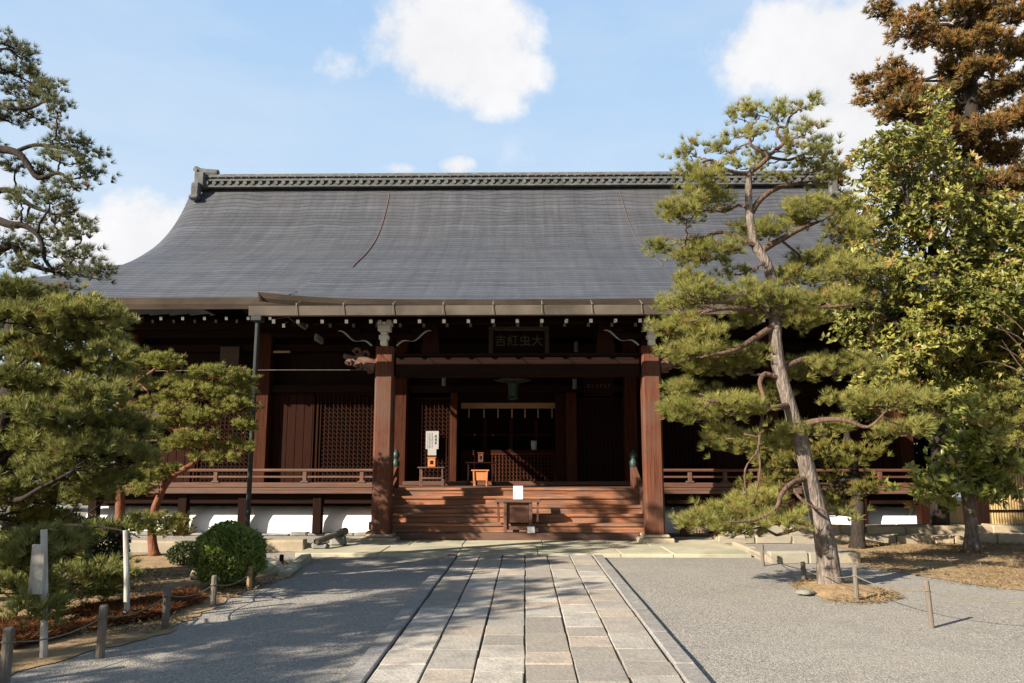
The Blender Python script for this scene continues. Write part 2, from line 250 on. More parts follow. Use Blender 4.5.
def leaf_mat(name, dark, light, rough=.5, transl=.35, spec=.3):
    """foliage: every leaf or needle carries its own tint (0..1) between the two colours"""
    m = bpy.data.materials.new(name); m.use_nodes = True; t = m.node_tree; b = t.nodes['Principled BSDF']; n = t.nodes.new; l = t.links.new
    a = n('ShaderNodeAttribute'); a.attribute_name = 'tint'; sp = n('ShaderNodeSeparateColor'); l(a.outputs['Color'], sp.inputs[0])
    mx = n('ShaderNodeMix'); mx.data_type = 'RGBA'; l(sp.outputs[0], mx.inputs['Factor']); mx.inputs['A'].default_value = (*dark, 1); mx.inputs['B'].default_value = (*light, 1)
    m2 = n('ShaderNodeMix'); m2.data_type = 'RGBA'; l(sp.outputs[1], m2.inputs['Factor']); l(mx.outputs['Result'], m2.inputs['A']); m2.inputs['B'].default_value = (.30, .14, .05, 1)
    l(m2.outputs['Result'], b.inputs['Base Color']); b.inputs['Roughness'].default_value = rough; b.inputs['Specular IOR Level'].default_value = spec
    tr = n('ShaderNodeBsdfTranslucent'); l(m2.outputs['Result'], tr.inputs[0]); ms = n('ShaderNodeMixShader'); ms.inputs[0].default_value = transl
    l(b.outputs[0], ms.inputs[1]); l(tr.outputs[0], ms.inputs[2]); l(ms.outputs[0], t.nodes['Material Output'].inputs[0])
    M[name] = m
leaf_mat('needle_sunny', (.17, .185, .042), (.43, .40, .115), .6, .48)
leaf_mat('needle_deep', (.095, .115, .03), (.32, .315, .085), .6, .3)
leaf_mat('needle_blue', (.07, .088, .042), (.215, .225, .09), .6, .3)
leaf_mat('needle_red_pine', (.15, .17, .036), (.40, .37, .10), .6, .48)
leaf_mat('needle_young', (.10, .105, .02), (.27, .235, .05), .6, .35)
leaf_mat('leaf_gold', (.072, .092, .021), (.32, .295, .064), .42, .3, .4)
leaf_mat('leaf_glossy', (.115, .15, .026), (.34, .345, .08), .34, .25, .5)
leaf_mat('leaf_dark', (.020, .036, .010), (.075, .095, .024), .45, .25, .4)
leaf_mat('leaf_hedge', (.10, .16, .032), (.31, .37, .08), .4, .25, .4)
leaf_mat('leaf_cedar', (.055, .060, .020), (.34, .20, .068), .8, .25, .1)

# ------------------------------------------------------------------ builders
def tag(o, label=None, cat=None, group=None, kind=None):
    if label: o['label'] = label
    if cat: o['category'] = cat
    if group: o['group'] = group
    if kind: o['kind'] = kind
    return o
ROOT = {}
def empty(name, loc, label=None, cat=None, group=None, rz=0):
    o = bpy.data.objects.new(name, None); col.objects.link(o); o.location = loc; o.rotation_euler.z = rz; o.empty_display_size = .2
    ROOT[o.name] = Vector(loc); return tag(o, label, cat, group)
def origin(parent):
    while parent is not None:
        if parent.name in ROOT: return ROOT[parent.name]
        parent = parent.parent
    return Vector((0, 0, 0))
class MB:
    """collects faces for ONE mesh object"""
    def __init__(s): s.v, s.f, s.m, s.c = [], [], [], []
    def add(s, vs, fs, mi=0, tint=None):
        k = len(s.v); s.v += [tuple(v) for v in vs]; s.f += [tuple(i + k for i in f) for f in fs]; s.m += [mi] * len(fs)
        s.c += [tint or (1, 1, 1)] * len(vs); return s
    def box(s, x0, x1, y0, y1, z0, z1, mi=0, bev=0, tint=None, jit=0):
        b = min(bev, (x1 - x0) * .45, (y1 - y0) * .45, (z1 - z0) * .45)
        if b <= 0:
            vs = [(x, y, z) for z in (z0, z1) for y in (y0, y1) for x in (x0, x1)]
            fs = [(0, 2, 3, 1), (4, 5, 7, 6), (0, 1, 5, 4), (2, 6, 7, 3), (0, 4, 6, 2), (1, 3, 7, 5)]
            return s.add(vs, fs, mi, tint)
        bm = bmesh.new(); bmesh.ops.create_cube(bm, size=1)
        for v in bm.verts: v.co = Vector(((x0 + x1) / 2 + v.co.x * (x1 - x0), (y0 + y1) / 2 + v.co.y * (y1 - y0), (z0 + z1) / 2 + v.co.z * (z1 - z0)))
        bmesh.ops.bevel(bm, geom=bm.edges[:], offset=b, segments=1, affect='EDGES')
        if jit:
            for v in bm.verts: v.co += Vector((random.uniform(-jit, jit), random.uniform(-jit, jit), random.uniform(-jit, jit)))
        bm.verts.index_update(); s.add([v.co for v in bm.verts], [[v.index for v in f.verts] for f in bm.faces], mi, tint); bm.free(); return s
    def beam(s, p0, p1, w, h, mi=0, up=Vector((0, 0, 1)), endmi=None):
        p0, p1 = Vector(p0), Vector(p1); d = (p1 - p0).normalized(); r = d.cross(up)
        r = r.normalized() if r.length > 1e-5 else Vector((1, 0, 0)); u = r.cross(d)
        vs = [p + r * a * w / 2 + u * b * h / 2 for p in (p0, p1) for a, b in ((-1, -1), (1, -1), (1, 1), (-1, 1))]
        s.add(vs, [(0, 1, 5, 4), (1, 2, 6, 5), (2, 3, 7, 6), (3, 0, 4, 7)], mi)
        k = len(s.v) - 8; s.f += [(k + 3, k + 2, k + 1, k), (k + 4, k + 5, k + 6, k + 7)]; s.m += [endmi if endmi is not None else mi, mi]; return s
    def tube(s, pts, rad, n=8, mi=0, cap=True, rough=0):
        pts = [Vector(p) for p in pts]; rad = rad if isinstance(rad, (list, tuple)) else [rad] * len(pts); vs, fs = [], []
        ref = None
        for i, p in enumerate(pts):
            d = (pts[min(i + 1, len(pts) - 1)] - pts[max(i - 1, 0)]).normalized()
            if ref is None: ref = Vector((1, 0, 0)) if abs(d.x) < .8 else Vector((0, 1, 0))
            a = (ref - d * ref.dot(d)).normalized(); b = d.cross(a); ref = a
            for k in range(n):
                t = 2 * math.pi * k / n; r = rad[i] * (1 + (random.uniform(-rough, rough) if rough else 0))
                vs.append(p + (a * math.cos(t) + b * math.sin(t)) * r)
        for i in range(len(pts) - 1):
            for k in range(n):
                fs.append((i * n + k, i * n + (k + 1) % n, (i + 1) * n + (k + 1) % n, (i + 1) * n + k))
        if cap: fs += [tuple(range(n - 1, -1, -1)), tuple(range((len(pts) - 1) * n, len(pts) * n))]
        return s.add(vs, fs, mi)
    def prism(s, poly, axis, a0, a1, mi=0, capmi=None):
        """poly = 2D outline; axis 'x' -> poly in (y,z); 'y' -> poly in (x,z); 'z' -> poly in (x,y)"""
        def P(u, w, a): return {'x': (a, u, w), 'y': (u, a, w), 'z': (u, w, a)}[axis]
        n = len(poly); vs = [P(u, w, a0) for u, w in poly] + [P(u, w, a1) for u, w in poly]
        s.add(vs, [(i, (i + 1) % n, n + (i + 1) % n, n + i) for i in range(n)], mi)
        k = len(s.v) - 2 * n; s.f += [tuple(k + i for i in range(n - 1, -1, -1)), tuple(k + n + i for i in range(n))]; s.m += [mi if capmi is None else capmi] * 2
        return s
    def lathe(s, c, prof, n=14, mi=0, sx=1, sy=1):
        vs = [(c[0] + r * sx * math.cos(2 * math.pi * k / n), c[1] + r * sy * math.sin(2 * math.pi * k / n), c[2] + z) for r, z in prof for k in range(n)]
        fs = [(i * n + k, i * n + (k + 1) % n, (i + 1) * n + (k + 1) % n, (i + 1) * n + k) for i in range(len(prof) - 1) for k in range(n)]
        fs += [tuple(range(n - 1, -1, -1)), tuple(range((len(prof) - 1) * n, len(prof) * n))]
        return s.add(vs, fs, mi)
    def build(s, name, mats, parent=None, smooth=False, label=None, cat=None, group=None, kind=None, tint=False, loc=None):
        mats = mats if isinstance(mats, (list, tuple)) else [mats]
        off = origin(parent) if parent is not None else (Vector(loc) if loc is not None else Vector((0, 0, 0)))
        me = bpy.data.meshes.new(name); me.from_pydata([tuple(Vector(v) - off) for v in s.v], [], s.f)
        for m in mats: me.materials.append(M[m])
        me.polygons.foreach_set('material_index', s.m)
        if smooth: me.polygons.foreach_set('use_smooth', [True] * len(s.f))
        if tint:
            ca = me.color_attributes.new('tint', 'FLOAT_COLOR', 'POINT'); ca.data.foreach_set('color', np.array([(*c, 1) for c in s.c], dtype=np.float32).ravel())
        bm = bmesh.new(); bm.from_mesh(me); bmesh.ops.recalc_face_normals(bm, faces=bm.faces[:]); bm.to_mesh(me); bm.free()
        me.update(); o = bpy.data.objects.new(name, me); col.objects.link(o)
        if parent is not None: o.parent = parent
        else: o.location = off; ROOT[o.name] = off
        return tag(o, label, cat, group, kind)
def copy_tree(o, parent=None):
    c = o.copy(); col.objects.link(c); c.parent = parent
    for ch in list(o.children): copy_tree(ch, c)
    return c
def text_mesh(name, body, size, mat_name, parent, loc, rot, extrude=.004, vertical=False, spacing=1.0):
    cu = bpy.data.curves.new(name, 'FONT'); cu.body = '\n'.join(body) if vertical else body; cu.size = size; cu.extrude = extrude; cu.align_x = 'CENTER'; cu.align_y = 'CENTER'; cu.space_line = .82; cu.space_character = spacing
    to = bpy.data.objects.new(name + '_curve', cu); col.objects.link(to); bpy.context.view_layer.update()
    me = bpy.data.meshes.new_from_object(to.evaluated_get(bpy.context.evaluated_depsgraph_get())); bpy.data.objects.remove(to)
    me.name = name; me.materials.clear(); me.materials.append(M[mat_name])
    o = bpy.data.objects.new(name, me); col.objects.link(o); o.parent = parent; o.location = Vector(loc) - origin(parent); o.rotation_euler = rot
    return o
def tint_mesh(name, V, F, tints, mat_name, parent, per=3):
    """numpy faces (triangles or quads) as one mesh with a tint per vertex"""
    off = np.array(origin(parent)); V = (V - off).astype(np.float32); me = bpy.data.meshes.new(name)
    nf = len(F); me.vertices.add(len(V)); me.vertices.foreach_set('co', V.ravel())
    me.loops.add(nf * per); me.loops.foreach_set('vertex_index', F.ravel().astype(np.int32))
    me.polygons.add(nf); me.polygons.foreach_set('loop_start', np.arange(0, nf * per, per, dtype=np.int32))
    me.materials.append(M[mat_name]); me.update(calc_edges=True)
    ca = me.color_attributes.new('tint', 'FLOAT_COLOR', 'POINT'); ca.data.foreach_set('color', tints.astype(np.float32).ravel())
    o = bpy.data.objects.new(name, me); col.objects.link(o); o.parent = parent; return o

random.seed(7); rng = np.random.default_rng(11)
from mathutils.geometry import delaunay_2d_cdt
# ================================================================== THE SETTING
def sheet(name, pts, z, m, kind='structure', sub=None):
    b = MB(); b.add([(p[0], p[1], z) for p in pts], [tuple(range(len(pts)))]); return b.build(name, m, kind=kind)
# gravel yard reaching the horizon
b = MB(); b.add([(-600, -600, 0), (600, -600, 0), (600, 600, 0), (-600, 600, 0)], [(0, 1, 2, 3)]); b.build('gravel_ground', 'gravel', kind='structure')

def bed(name, outline, m, h=.0, seed=0):
    """earth bed with a ragged edge, lying on the gravel; h mounds it gently towards the middle"""
    rr = random.Random(seed); pts = []
    n = len(outline)
    for i in range(n):
        a, c = Vector(outline[i]), Vector(outline[(i + 1) % n]); k = max(1, int((c - a).length / .12))
        for j in range(k): pts.append(a.lerp(c, j / k) + Vector((rr.uniform(-.05, .05), rr.uniform(-.05, .05))))
    bm = bmesh.new()
    if h:
        c = sum(pts, Vector((0, 0))) / len(pts); rings = []
        for t, z in ((1, .008), (.8, h * .45), (.55, h * .8), (.25, h)): rings.append([bm.verts.new((c.x + (p.x - c.x) * t, c.y + (p.y - c.y) * t, z + rr.uniform(-.006, .006) * (t < 1))) for p in pts])
        for A, B in zip(rings[:-1], rings[1:]):
            for k in range(len(pts)): bm.faces.new((A[k], A[(k + 1) % len(pts)], B[(k + 1) % len(pts)], B[k]))
        bm.faces.new(rings[-1])
    else:
        vo, _, fo, _, _, _ = delaunay_2d_cdt([Vector((p.x, p.y)) for p in pts], [], [list(range(len(pts)))], 1, 1e-5)
        bv = [bm.verts.new((p.x, p.y, .008)) for p in vo]
        for f in fo: bm.faces.new([bv[q] for q in f])
    bmesh.ops.recalc_face_normals(bm, faces=bm.faces[:])
    for f in bm.faces:
        if f.normal.z < 0: f.normal_flip()
    me = bpy.data.meshes.new(name); bm.to_mesh(me); bm.free(); me.materials.append(M[m])
    o = bpy.data.objects.new(name, me); col.objects.link(o); o['kind'] = 'structure'; return o
def g2(px, py): p = gnd(px, py); return (p.x, p.y)
bed('earth_bed', [(-16, 4.6), (-5.2, 5.2), g2(-20, 684), g2(20, 672), g2(80, 655), g2(165, 634), g2(213, 608), g2(250, 590), g2(290, 577), g2(296, 566), (-5.2, 14.6), (-16, 14.6)], 'earth', 0, 1)
bed('earth_bed.001', [g2(858, 553), g2(852, 563), g2(880, 570), g2(930, 578), g2(985, 587), g2(1030, 592), g2(1090, 596), (17, 11.4), (17, 16.6), (6.2, 16.6)], 'earth', 0, 2)
bed('earth_bed.002', [g2(796, 588), g2(806, 594), g2(825, 600), g2(850, 603), g2(880, 601), g2(897, 598), g2(888, 592), g2(866, 586), g2(845, 581), g2(820, 579), g2(800, 582)], 'earth', .07, 3)

# the stone path: six columns of slabs between raised kerb stones
bp_ = MB(); bp_.box(-1.17, 1.16, -3, 14.11, -.02, .033); bp_.build('path_bed', 'soil_dark', kind='structure')
ps = MB(); prs = random.Random(5); cw = .385; x0 = -1.16
tones = [(.40, .385, .36), (.36, .34, .31), (.42, .38, .335), (.345, .335, .32), (.31, .295, .275), (.45, .435, .405), (.40, .355, .315), (.43, .42, .40)]
for c in range(6):
    y = -2.6 - prs.random() * .5; wd_ = cw
    while y < 14.05:
        ln = prs.choice([.36, .44, .5, .56, .64, .78]); y1 = min(y + ln, 14.08)
        if y1 - y > .12:
            xa, xb = x0 + c * cw, x0 + (c + 1) * cw; t = [q * w for q, w in zip(prs.choice(tones), (.92, .855, .775))]; k = prs.uniform(.88, 1.12)
            top = .046 + prs.uniform(-.003, .003); j = lambda: prs.uniform(-.004, .004)
            random.seed(prs.random()); ps.box(xa + .008 + j(), xb - .008 + j(), y + .005 + j() * .5, y1 - .005 + j() * .5, .004, top, bev=.006, tint=tuple(q * k for q in t), jit=.004)
        y = y1
ps.build('stone_path', 'paving_slab', kind='structure', tint=True)
for i, (xa, xb) in enumerate(((-1.345, -1.175), (1.165, 1.335))):
    kb = MB(); y = -2.5
    while y < 14.0:
        y1 = min(y + prs.choice([1.2, 1.5, 1.8]), 14.05); kb.box(xa + prs.uniform(-.006, .006), xb, y + .005, y1 - .005, -.02, .06 + prs.uniform(-.005, .005), bev=.012, jit=.003); y = y1
    kb.build('path_kerb', 'stone_kerb', kind='structure')

# apron of pale flagstones in front of the stairs
ap = MB(); xs = [-4.05, -2.55, -1.35, .2, 1.45, 2.7, 3.95]
for r_, (ya, yb) in enumerate(((14.12, 15.5), (15.5, 17.4))):
    edges = [x + (0 if k in (0, len(xs) - 1) else prs.uniform(-.3, .3)) for k, x in enumerate(xs)]
    for k in range(len(xs) - 1):
        ap.box(edges[k] + .004, edges[k + 1] - .004, ya + .004, yb - .004, -.02, .06 + prs.uniform(-.003, .003), bev=.012, jit=.004)
ap.build('stone_terrace', 'stone_apron', kind='structure')

def stones_row(name, p0, p1, n, w, h, z0=0, m='stone_pale', seed=1, bev=.03, gap=.004):
    rr = random.Random(seed); d = Vector(p1) - Vector(p0); ln = d.length; d.normalize(); nrm = Vector((-d.y, d.x)); mb = MB(); t = 0
    cuts = [0] + sorted((i + rr.uniform(-.25, .25)) / n * ln for i in range(1, n)) + [ln]
    for i in range(n):
        a, c = cuts[i] + gap, cuts[i + 1] - gap
        k = len(mb.v); random.seed(rr.random()); mb.box(a, c, -w / 2, w / 2, z0 - .02, z0 + h + rr.uniform(-.015, .015), bev=bev, jit=.016)
        for q in range(k, len(mb.v)):
            x, y, z = mb.v[q]; p = Vector(p0) + d * x + nrm * y; mb.v[q] = (p.x, p.y, z)
    return mb.build(name, m, kind='structure')
# low stone edging of the rain gutter, left and right of the apron
stones_row('stone_edging', (-11.5, 15.0), (-4.1, 15.0), 11, .32, .20, m='stone_pale', seed=3)
stones_row('stone_edging.001', (-11.5, 15.6), (-4.2, 15.6), 9, .3, .10, m='stone_grey', seed=4)
stones_row('stone_edging.002', (3.95, 16.75), (16, 16.75), 17, .4, .17, m='stone_pale', seed=5)
stones_row('stone_edging.003', (4.2, 17.2), (16, 17.2), 19, .5, .33, m='stone_pale', seed=6)
p0, p1 = g2(768, 563), g2(858, 563); stones_row('stone_edging.004', p0, p1, 2, .22, .20, m='stone_pale', seed=8)
p0, p1 = g2(737, 548), g2(770, 562); stones_row('stone_edging.005', p0, p1, 2, .2, .13, m='stone_pale', seed=9)
p0, p1 = g2(306, 559), g2(284, 577); stones_row('stone_edging.006', p0, p1, 2, .2, .08, m='stone_apron', seed=10)
p0, p1 = g2(762, 541), g2(850, 543); stones_row('stone_edging.007', p0, p1, 3, .2, .14, m='stone_pale', seed=12)

# ================================================================== THE TEMPLE HALL
hall = empty('temple_hall', (-.15, 20.3, 0), 'old wooden temple hall with broad dark shingle roof and porch stairs', 'temple')
XC, XR = -.15, -.4
PP = [(17.8, 5.44), (19.1, 6.16), (20.4, 6.88), (22.0, 7.68), (23.3, 8.48), (24.2, 9.25), (24.9, 10.06), (25.25, 10.58), (25.5, 10.98)]
def hermite(pts, x):
    xs_ = [p[0] for p in pts]; ys = [p[1] for p in pts]; n = len(pts)
    x = max(xs_[0], min(xs_[-1], x)); i = max(k for k in range(n - 1) if xs_[k] <= x)
    m = [(ys[min(k + 1, n - 1)] - ys[max(k - 1, 0)]) / (xs_[min(k + 1, n - 1)] - xs_[max(k - 1, 0)]) for k in (i, i + 1)]
    h = xs_[i + 1] - xs_[i]; t = (x - xs_[i]) / h
    return (2 * t**3 - 3 * t * t + 1) * ys[i] + (t**3 - 2 * t * t + t) * h * m[0] + (-2 * t**3 + 3 * t * t) * ys[i + 1] + (t**3 - t * t) * h * m[1]
def prof(D): return hermite(PP, D)
RID, VERGE, SKIRT = 25.5, 11.0, 13.7
def lift(x): return .30 * max(0, (abs(x - XR) - 8.5) / 5.2) ** 2.2
def roof_z(x, D):
    a = abs(x - XR); f = prof(D if D <= RID else 2 * RID - D)
    if a <= VERGE: z = f
    else: z = min(f, 5.44 + (6.88 - 5.44) * (SKIRT - a) / (SKIRT - VERGE))
    k = max(0, 1 - (min(D, 2 * RID - D) - 17.8) / 2.6); z += lift(x) * max(k, max(0, (a - VERGE) / 2.7) if a > VERGE else 0)
    if a > VERGE - .7 and min(D, 2 * RID - D) > 20.6: z -= .20 * ((a - VERGE + .7) / .7) ** 2 if a <= VERGE else 0
    return z
def surf(name, xs_, Ds, zf, m, parent, thick=0, uv=True):
    me_v, me_f, uvs = [], [], []
    for x in xs_:
        s_ = 0; last = None
        for D in Ds:
            z = zf(x, D)
            if last: s_ += math.hypot(D - last[0], z - last[1])
            last = (D, z); me_v.append((x, D, z)); uvs.append((x, s_))
    n = len(Ds)
    for i in range(len(xs_) - 1):
        for j in range(n - 1): me_f.append((i * n + j, (i + 1) * n + j, (i + 1) * n + j + 1, i * n + j + 1))
    off = origin(parent); me = bpy.data.meshes.new(name); me.from_pydata([tuple(Vector(v) - off) for v in me_v], [], me_f); me.materials.append(M[m])
    ul = me.uv_layers.new(name='uv'); li = np.empty(len(me.loops), dtype=np.int32); me.loops.foreach_get('vertex_index', li)
    ul.data.foreach_set('uv', np.array(uvs, dtype=np.float32)[li].ravel()); me.polygons.foreach_set('use_smooth', [True] * len(me_f)); me.update()
    o = bpy.data.objects.new(name, me); col.objects.link(o); o.parent = parent; return o
lin = lambda a, c, n: [a + (c - a) * i / (n - 1) for i in range(n)]
front = lin(17.8, RID, 46); full = front + [2 * RID - d for d in front[-2::-1]]
roof = surf('roof', lin(XR - VERGE, XR + VERGE, 90), full, roof_z, 'bark_shingle', hall)
for sgn in (-1, 1):
    xs_ = sorted(XR + sgn * a for a in lin(VERGE - .35, SKIRT, 24))
    surf('skirt_roof', xs_, full, lambda x, D: min(roof_z(x, D), 6.88 + lift(x)) - (.03 if abs(x - XR) < VERGE else 0), 'bark_shingle', hall)
# gable ends and barge boards
for sgn in (-1, 1):
    x = XR + sgn * (VERGE - .55); Ds = lin(20.4, 2 * RID - 20.4, 31); g = MB()
    g.prism([(D, roof_z(XR, D) - .1) for D in Ds], 'x', x - .05, x + .05); g.build('gable_wall', 'wood_dark', hall)
    x = XR + sgn * (VERGE - .08); Ds = lin(20.5, RID, 24); g = MB()
    for a, c in zip(Ds[:-1], Ds[1:]):
        for fl in (False, True):
            A, C = ((a, c) if not fl else (2 * RID - c, 2 * RID - a))
            za, zc = roof_z(x, A), roof_z(x, C); g.prism([(A, za - .26), (C, zc - .26), (C, zc - .04), (A, za - .04)], 'x', x - .06, x + .06)
    g.build('barge_board', 'wood_eave', hall)
# eave fascia: layered bark edge
def fascia(name, xs_, D, ztop, h, parent, back=.5, m='wood_eave', side=False):
    g = MB()
    for a, c in zip(xs_[:-1], xs_[1:]):
        za, zc = ztop(a), ztop(c)
        vs = [(a, D - .01, za + .012), (c, D - .01, zc + .012), (c, D + .05, zc - h * .55), (a, D + .05, za - h * .55), (c, D + .12, zc - h), (a, D + .12, za - h), (c, D + back, zc - h + back * .3), (a, D + back, za - h + back * .3)]
        g.add(vs, [(0, 1, 2, 3), (3, 2, 4, 5)]); g.add(vs[4:], [(1, 0, 2, 3)], 1)  # underside in near-black wood, standing in for shade below the eave
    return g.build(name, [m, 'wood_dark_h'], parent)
xs_ = lin(XR - SKIRT, XR + SKIRT, 70)
fascia('eave', xs_, 17.8, lambda x: roof_z(x, 17.8), .24, hall)
for sgn in (-1, 1):
    g = MB(); Ds = lin(17.8, 2 * RID - 17.8, 40); x = XR + sgn * SKIRT
    for a, c in zip(Ds[:-1], Ds[1:]):
        za, zc = roof_z(x, a), roof_z(x, c); g.add([(x, a, za + .01), (x, c, zc + .01), (x - sgn * .12, c, zc - .24), (x - sgn * .12, a, za - .24)], [(0, 1, 2, 3)])
    g.build('eave', 'wood_eave', hall)
# soffit boards above the rafters
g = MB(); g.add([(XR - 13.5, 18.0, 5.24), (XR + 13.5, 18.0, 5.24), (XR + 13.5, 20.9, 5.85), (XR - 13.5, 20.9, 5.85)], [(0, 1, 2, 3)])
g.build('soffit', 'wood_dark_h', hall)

# ridge of stacked tiles with end ornaments
ridge = MB(); RX0, RX1 = XR - VERGE + .55, XR + VERGE - .55; zb = 10.86
ridge.box(RX0, RX1, RID - .30, RID + .30, zb, zb + .10, bev=.01)
ridge.box(RX0, RX1, RID - .22, RID + .22, zb + .10, zb + .20)
ridge.box(RX0, RX1, RID - .30, RID + .30, zb + .215, zb + .29, bev=.012)
ridge.box(RX0, RX1, RID - .25, RID + .25, zb + .292, zb + .345, bev=.01)
ridge.box(RX0, RX1, RID - .31, RID + .31, zb + .347, zb + .40, bev=.015)
ridge.tube([(RX0, RID, zb + .40), (RX1, RID, zb + .40)], .17, 12)
x = RX0 + .1
while x < RX1 - .1:
    for s_ in (-1, 1): ridge.tube([(x, RID + s_ * .20, zb + .15), (x, RID + s_ * .335, zb + .145)], .07, 8); 
    ridge.tube([(x + .13, RID - .30, zb + .345), (x + .13, RID - .335, zb + .345)], .03, 6)
    x += .262
ridge = ridge.build('ridge', 'tile_grey', roof)
for sgn in (-1, 1):
    o_ = MB(); xe = RX0 if sgn < 0 else RX1; q = lambda t: xe + sgn * t
    lo, hi = sorted((q(-.05), q(.30)))
    o_.box(lo, hi, RID - .42, RID + .42, zb - .02, zb + .52, bev=.04)
    lo, hi = sorted((q(.05), q(.34)))
    for s_ in (-1, 1):
        o_.box(lo, hi, RID + s_ * .42 - .12, RID + s_ * .42 + .12, zb - .42, zb + .12, bev=.05)
        o_.box(lo - .02, hi + .02, RID + s_ * .50 - .13, RID + s_ * .50 + .13, zb - .50, zb - .36, bev=.04)
    o_.tube([(q(-.35), RID, zb + .58), (q(.05), RID, zb + .60), (q(.30), RID, zb + .66), (q(.46), RID, zb + .80)], [.15, .16, .14, .09], 10)
    o_.tube([(q(.30), RID - .1, zb + .60), (q(.36), RID - .1, zb + .60)], .12, 12)
    o_.build('ridge_end_ornament', 'tile_grey', roof)

# thin rust-brown strips running down the roof from the ridge
mat('rust_strip', [(.3, (.10, .055, .042)), (.7, (.15, .085, .065))], 6, (1, 1, 1), .7, .1)
mat('rust_faint', [(.3, (.07, .06, .058)), (.7, (.105, .078, .07))], 6, (1, 1, 1), .7, .1)
for (px0, py0, px1, py1, m_, w_) in ((389, 194, 351, 265, 'rust_strip', .036), (620, 192, 664, 262, 'rust_faint', .03)):
    a, c = at(px0, py0, 25.2), at(px1, py1, 20.0); g = MB()
    Ds = lin(25.3, 20.2, 26)
    g.tube([(a.x + (c.x - a.x) * (k / 25) ** .8, D, roof_z(0, D) + .012) for k, D in enumerate(Ds)], w_ / 2, 6); g.build('ridge_seam', m_, roof)

# porch roof: a gentle apron that grows out of the main slope
KH = 5.17
KP = [(15.2, 4.82), (16.3, 5.06), (17.2, 5.30), (18.0, 5.60), (18.8, 6.0), (19.5, 6.385), (20.1, 6.715)]
def porch_z(x, D):
    t = abs(x - XC) / KH; z = hermite(KP, D); k = max(0, 1 - (D - 15.2) / 4.4)
    z = z + .17 * t**4 * max(0, 1 - (D - 15.2) / 3.2)
    m_ = prof(D) + .006 if D > 17.8 else 5.446 - .50 * (17.8 - D); e_ = .12
    return m_ + .5 * ((z - m_) + math.sqrt((z - m_) ** 2 + e_ * e_ * max(0, min(1, (20 - D) / 1.5)))) if D > 17.3 else max(z, m_) + .25 * e_ * e_ / .2 * 0
porch = surf('porch_roof', lin(XC - KH, XC + KH, 50), lin(15.2, 20.1, 30), porch_z, 'bark_shingle', hall)
fascia('porch_eave', lin(XC - KH, XC + KH, 50), 15.2, lambda x: porch_z(x, 15.2), .16, porch)
for sgn in (-1, 1):
    g = MB(); x = XC + sgn * KH; Ds = lin(15.2, 17.85, 16)
    for a, c in zip(Ds[:-1], Ds[1:]):
        za, zc = porch_z(x, a), porch_z(x, c); fa, fc = (.17 * max(.12, 1 - max(0, D_ - 16.4) / 1.5) for D_ in (a, c))
        g.add([(x + sgn * .004, a, za + .012), (x + sgn * .004, c, zc + .012), (x - sgn * .10, c, zc - fc), (x - sgn * .10, a, za - fa)], [(0, 1, 2, 3)])
    g.build('verge', 'wood_eave', porch)
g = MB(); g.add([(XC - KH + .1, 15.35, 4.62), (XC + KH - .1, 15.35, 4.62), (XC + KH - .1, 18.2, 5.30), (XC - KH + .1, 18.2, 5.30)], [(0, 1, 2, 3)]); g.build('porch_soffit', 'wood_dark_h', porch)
# rafters; white end paint greyed, the half shadow on it put into the colour
def rafter(x, D0, z0, D1, z1, D2, z2, parent):
    g = MB(); s = .235; g.beam((x, D0, z0), (x, D0 + 1.5, z0 + 1.5 * s), .065, .085, 0, endmi=1)
    g.beam((x, D1, z1 - .03), (x, D2, z2), .06, .08, 0, endmi=1); return g.build('rafter', ['wood_dark', 'tip_paint_shaded'], parent)
k = 0; x = XC - 4.93
while x < XC + 5.0:
    rafter(x, 15.52, 4.46, 16.18, 4.52, 18.3, 5.10, porch); x += .493
for xa, xb in ((XR - 12.9, XC - KH - .15), (XC + KH + .2, XR + 12.9)):
    x = xa
    while x < xb: rafter(x, 18.12, 5.02, 18.8, 5.10, 20.6, 5.55, hall); x += .52
g = MB(); g.box(XR - 10.2, XR + 10.4, 19.4, 19.62, 5.02, 5.24); g.box(XR - 10.2, XR + 10.4, 20.2, 20.5, 4.9, 5.3); g.build('purlin', 'wood_dark_h', hall)

# gutter, hangers and downpipe
gut = MB(); gx0, gx1 = at(250, 312, 15.02).x, XC + KH + .15
gut.prism([(14.95, 4.475), (15.10, 4.475), (15.12, 4.66), (15.105, 4.66), (15.09, 4.49), (14.955, 4.49), (14.945, 4.66), (14.93, 4.66)], 'x', gx0, gx1)
gut = gut.build('gutter', 'gutter_metal', porch)
for i, px in enumerate((296, 343, 393, 443, 493, 542, 592, 642, 692, 741, 779)):
    h_ = at(px, 312, 14.9); g = MB(); g.tube([(h_.x, 14.915, 4.50), (h_.x, 14.915, 4.68), (h_.x, 15.17, 4.80)], .008, 6)
    g.box(h_.x - .013, h_.x + .013, 14.90, 14.93, 4.67, 4.71); g.build('gutter_hanger', 'wood_post', gut)
dp = at(258, 318, 15.02); g = MB(); g.tube([(dp.x, 15.02, 4.47), (dp.x, 15.02, .02)], .048, 10); 
for z in (4.40, 3.2, 1.9, .7): g.tube([(dp.x, 15.02, z), (dp.x, 15.02, z + .05)], .058, 10)
g.box(dp.x - .11, dp.x + .11, 14.91, 15.13, 4.36, 4.474, bev=.02)
g.build('downpipe', 'copper_green', porch)

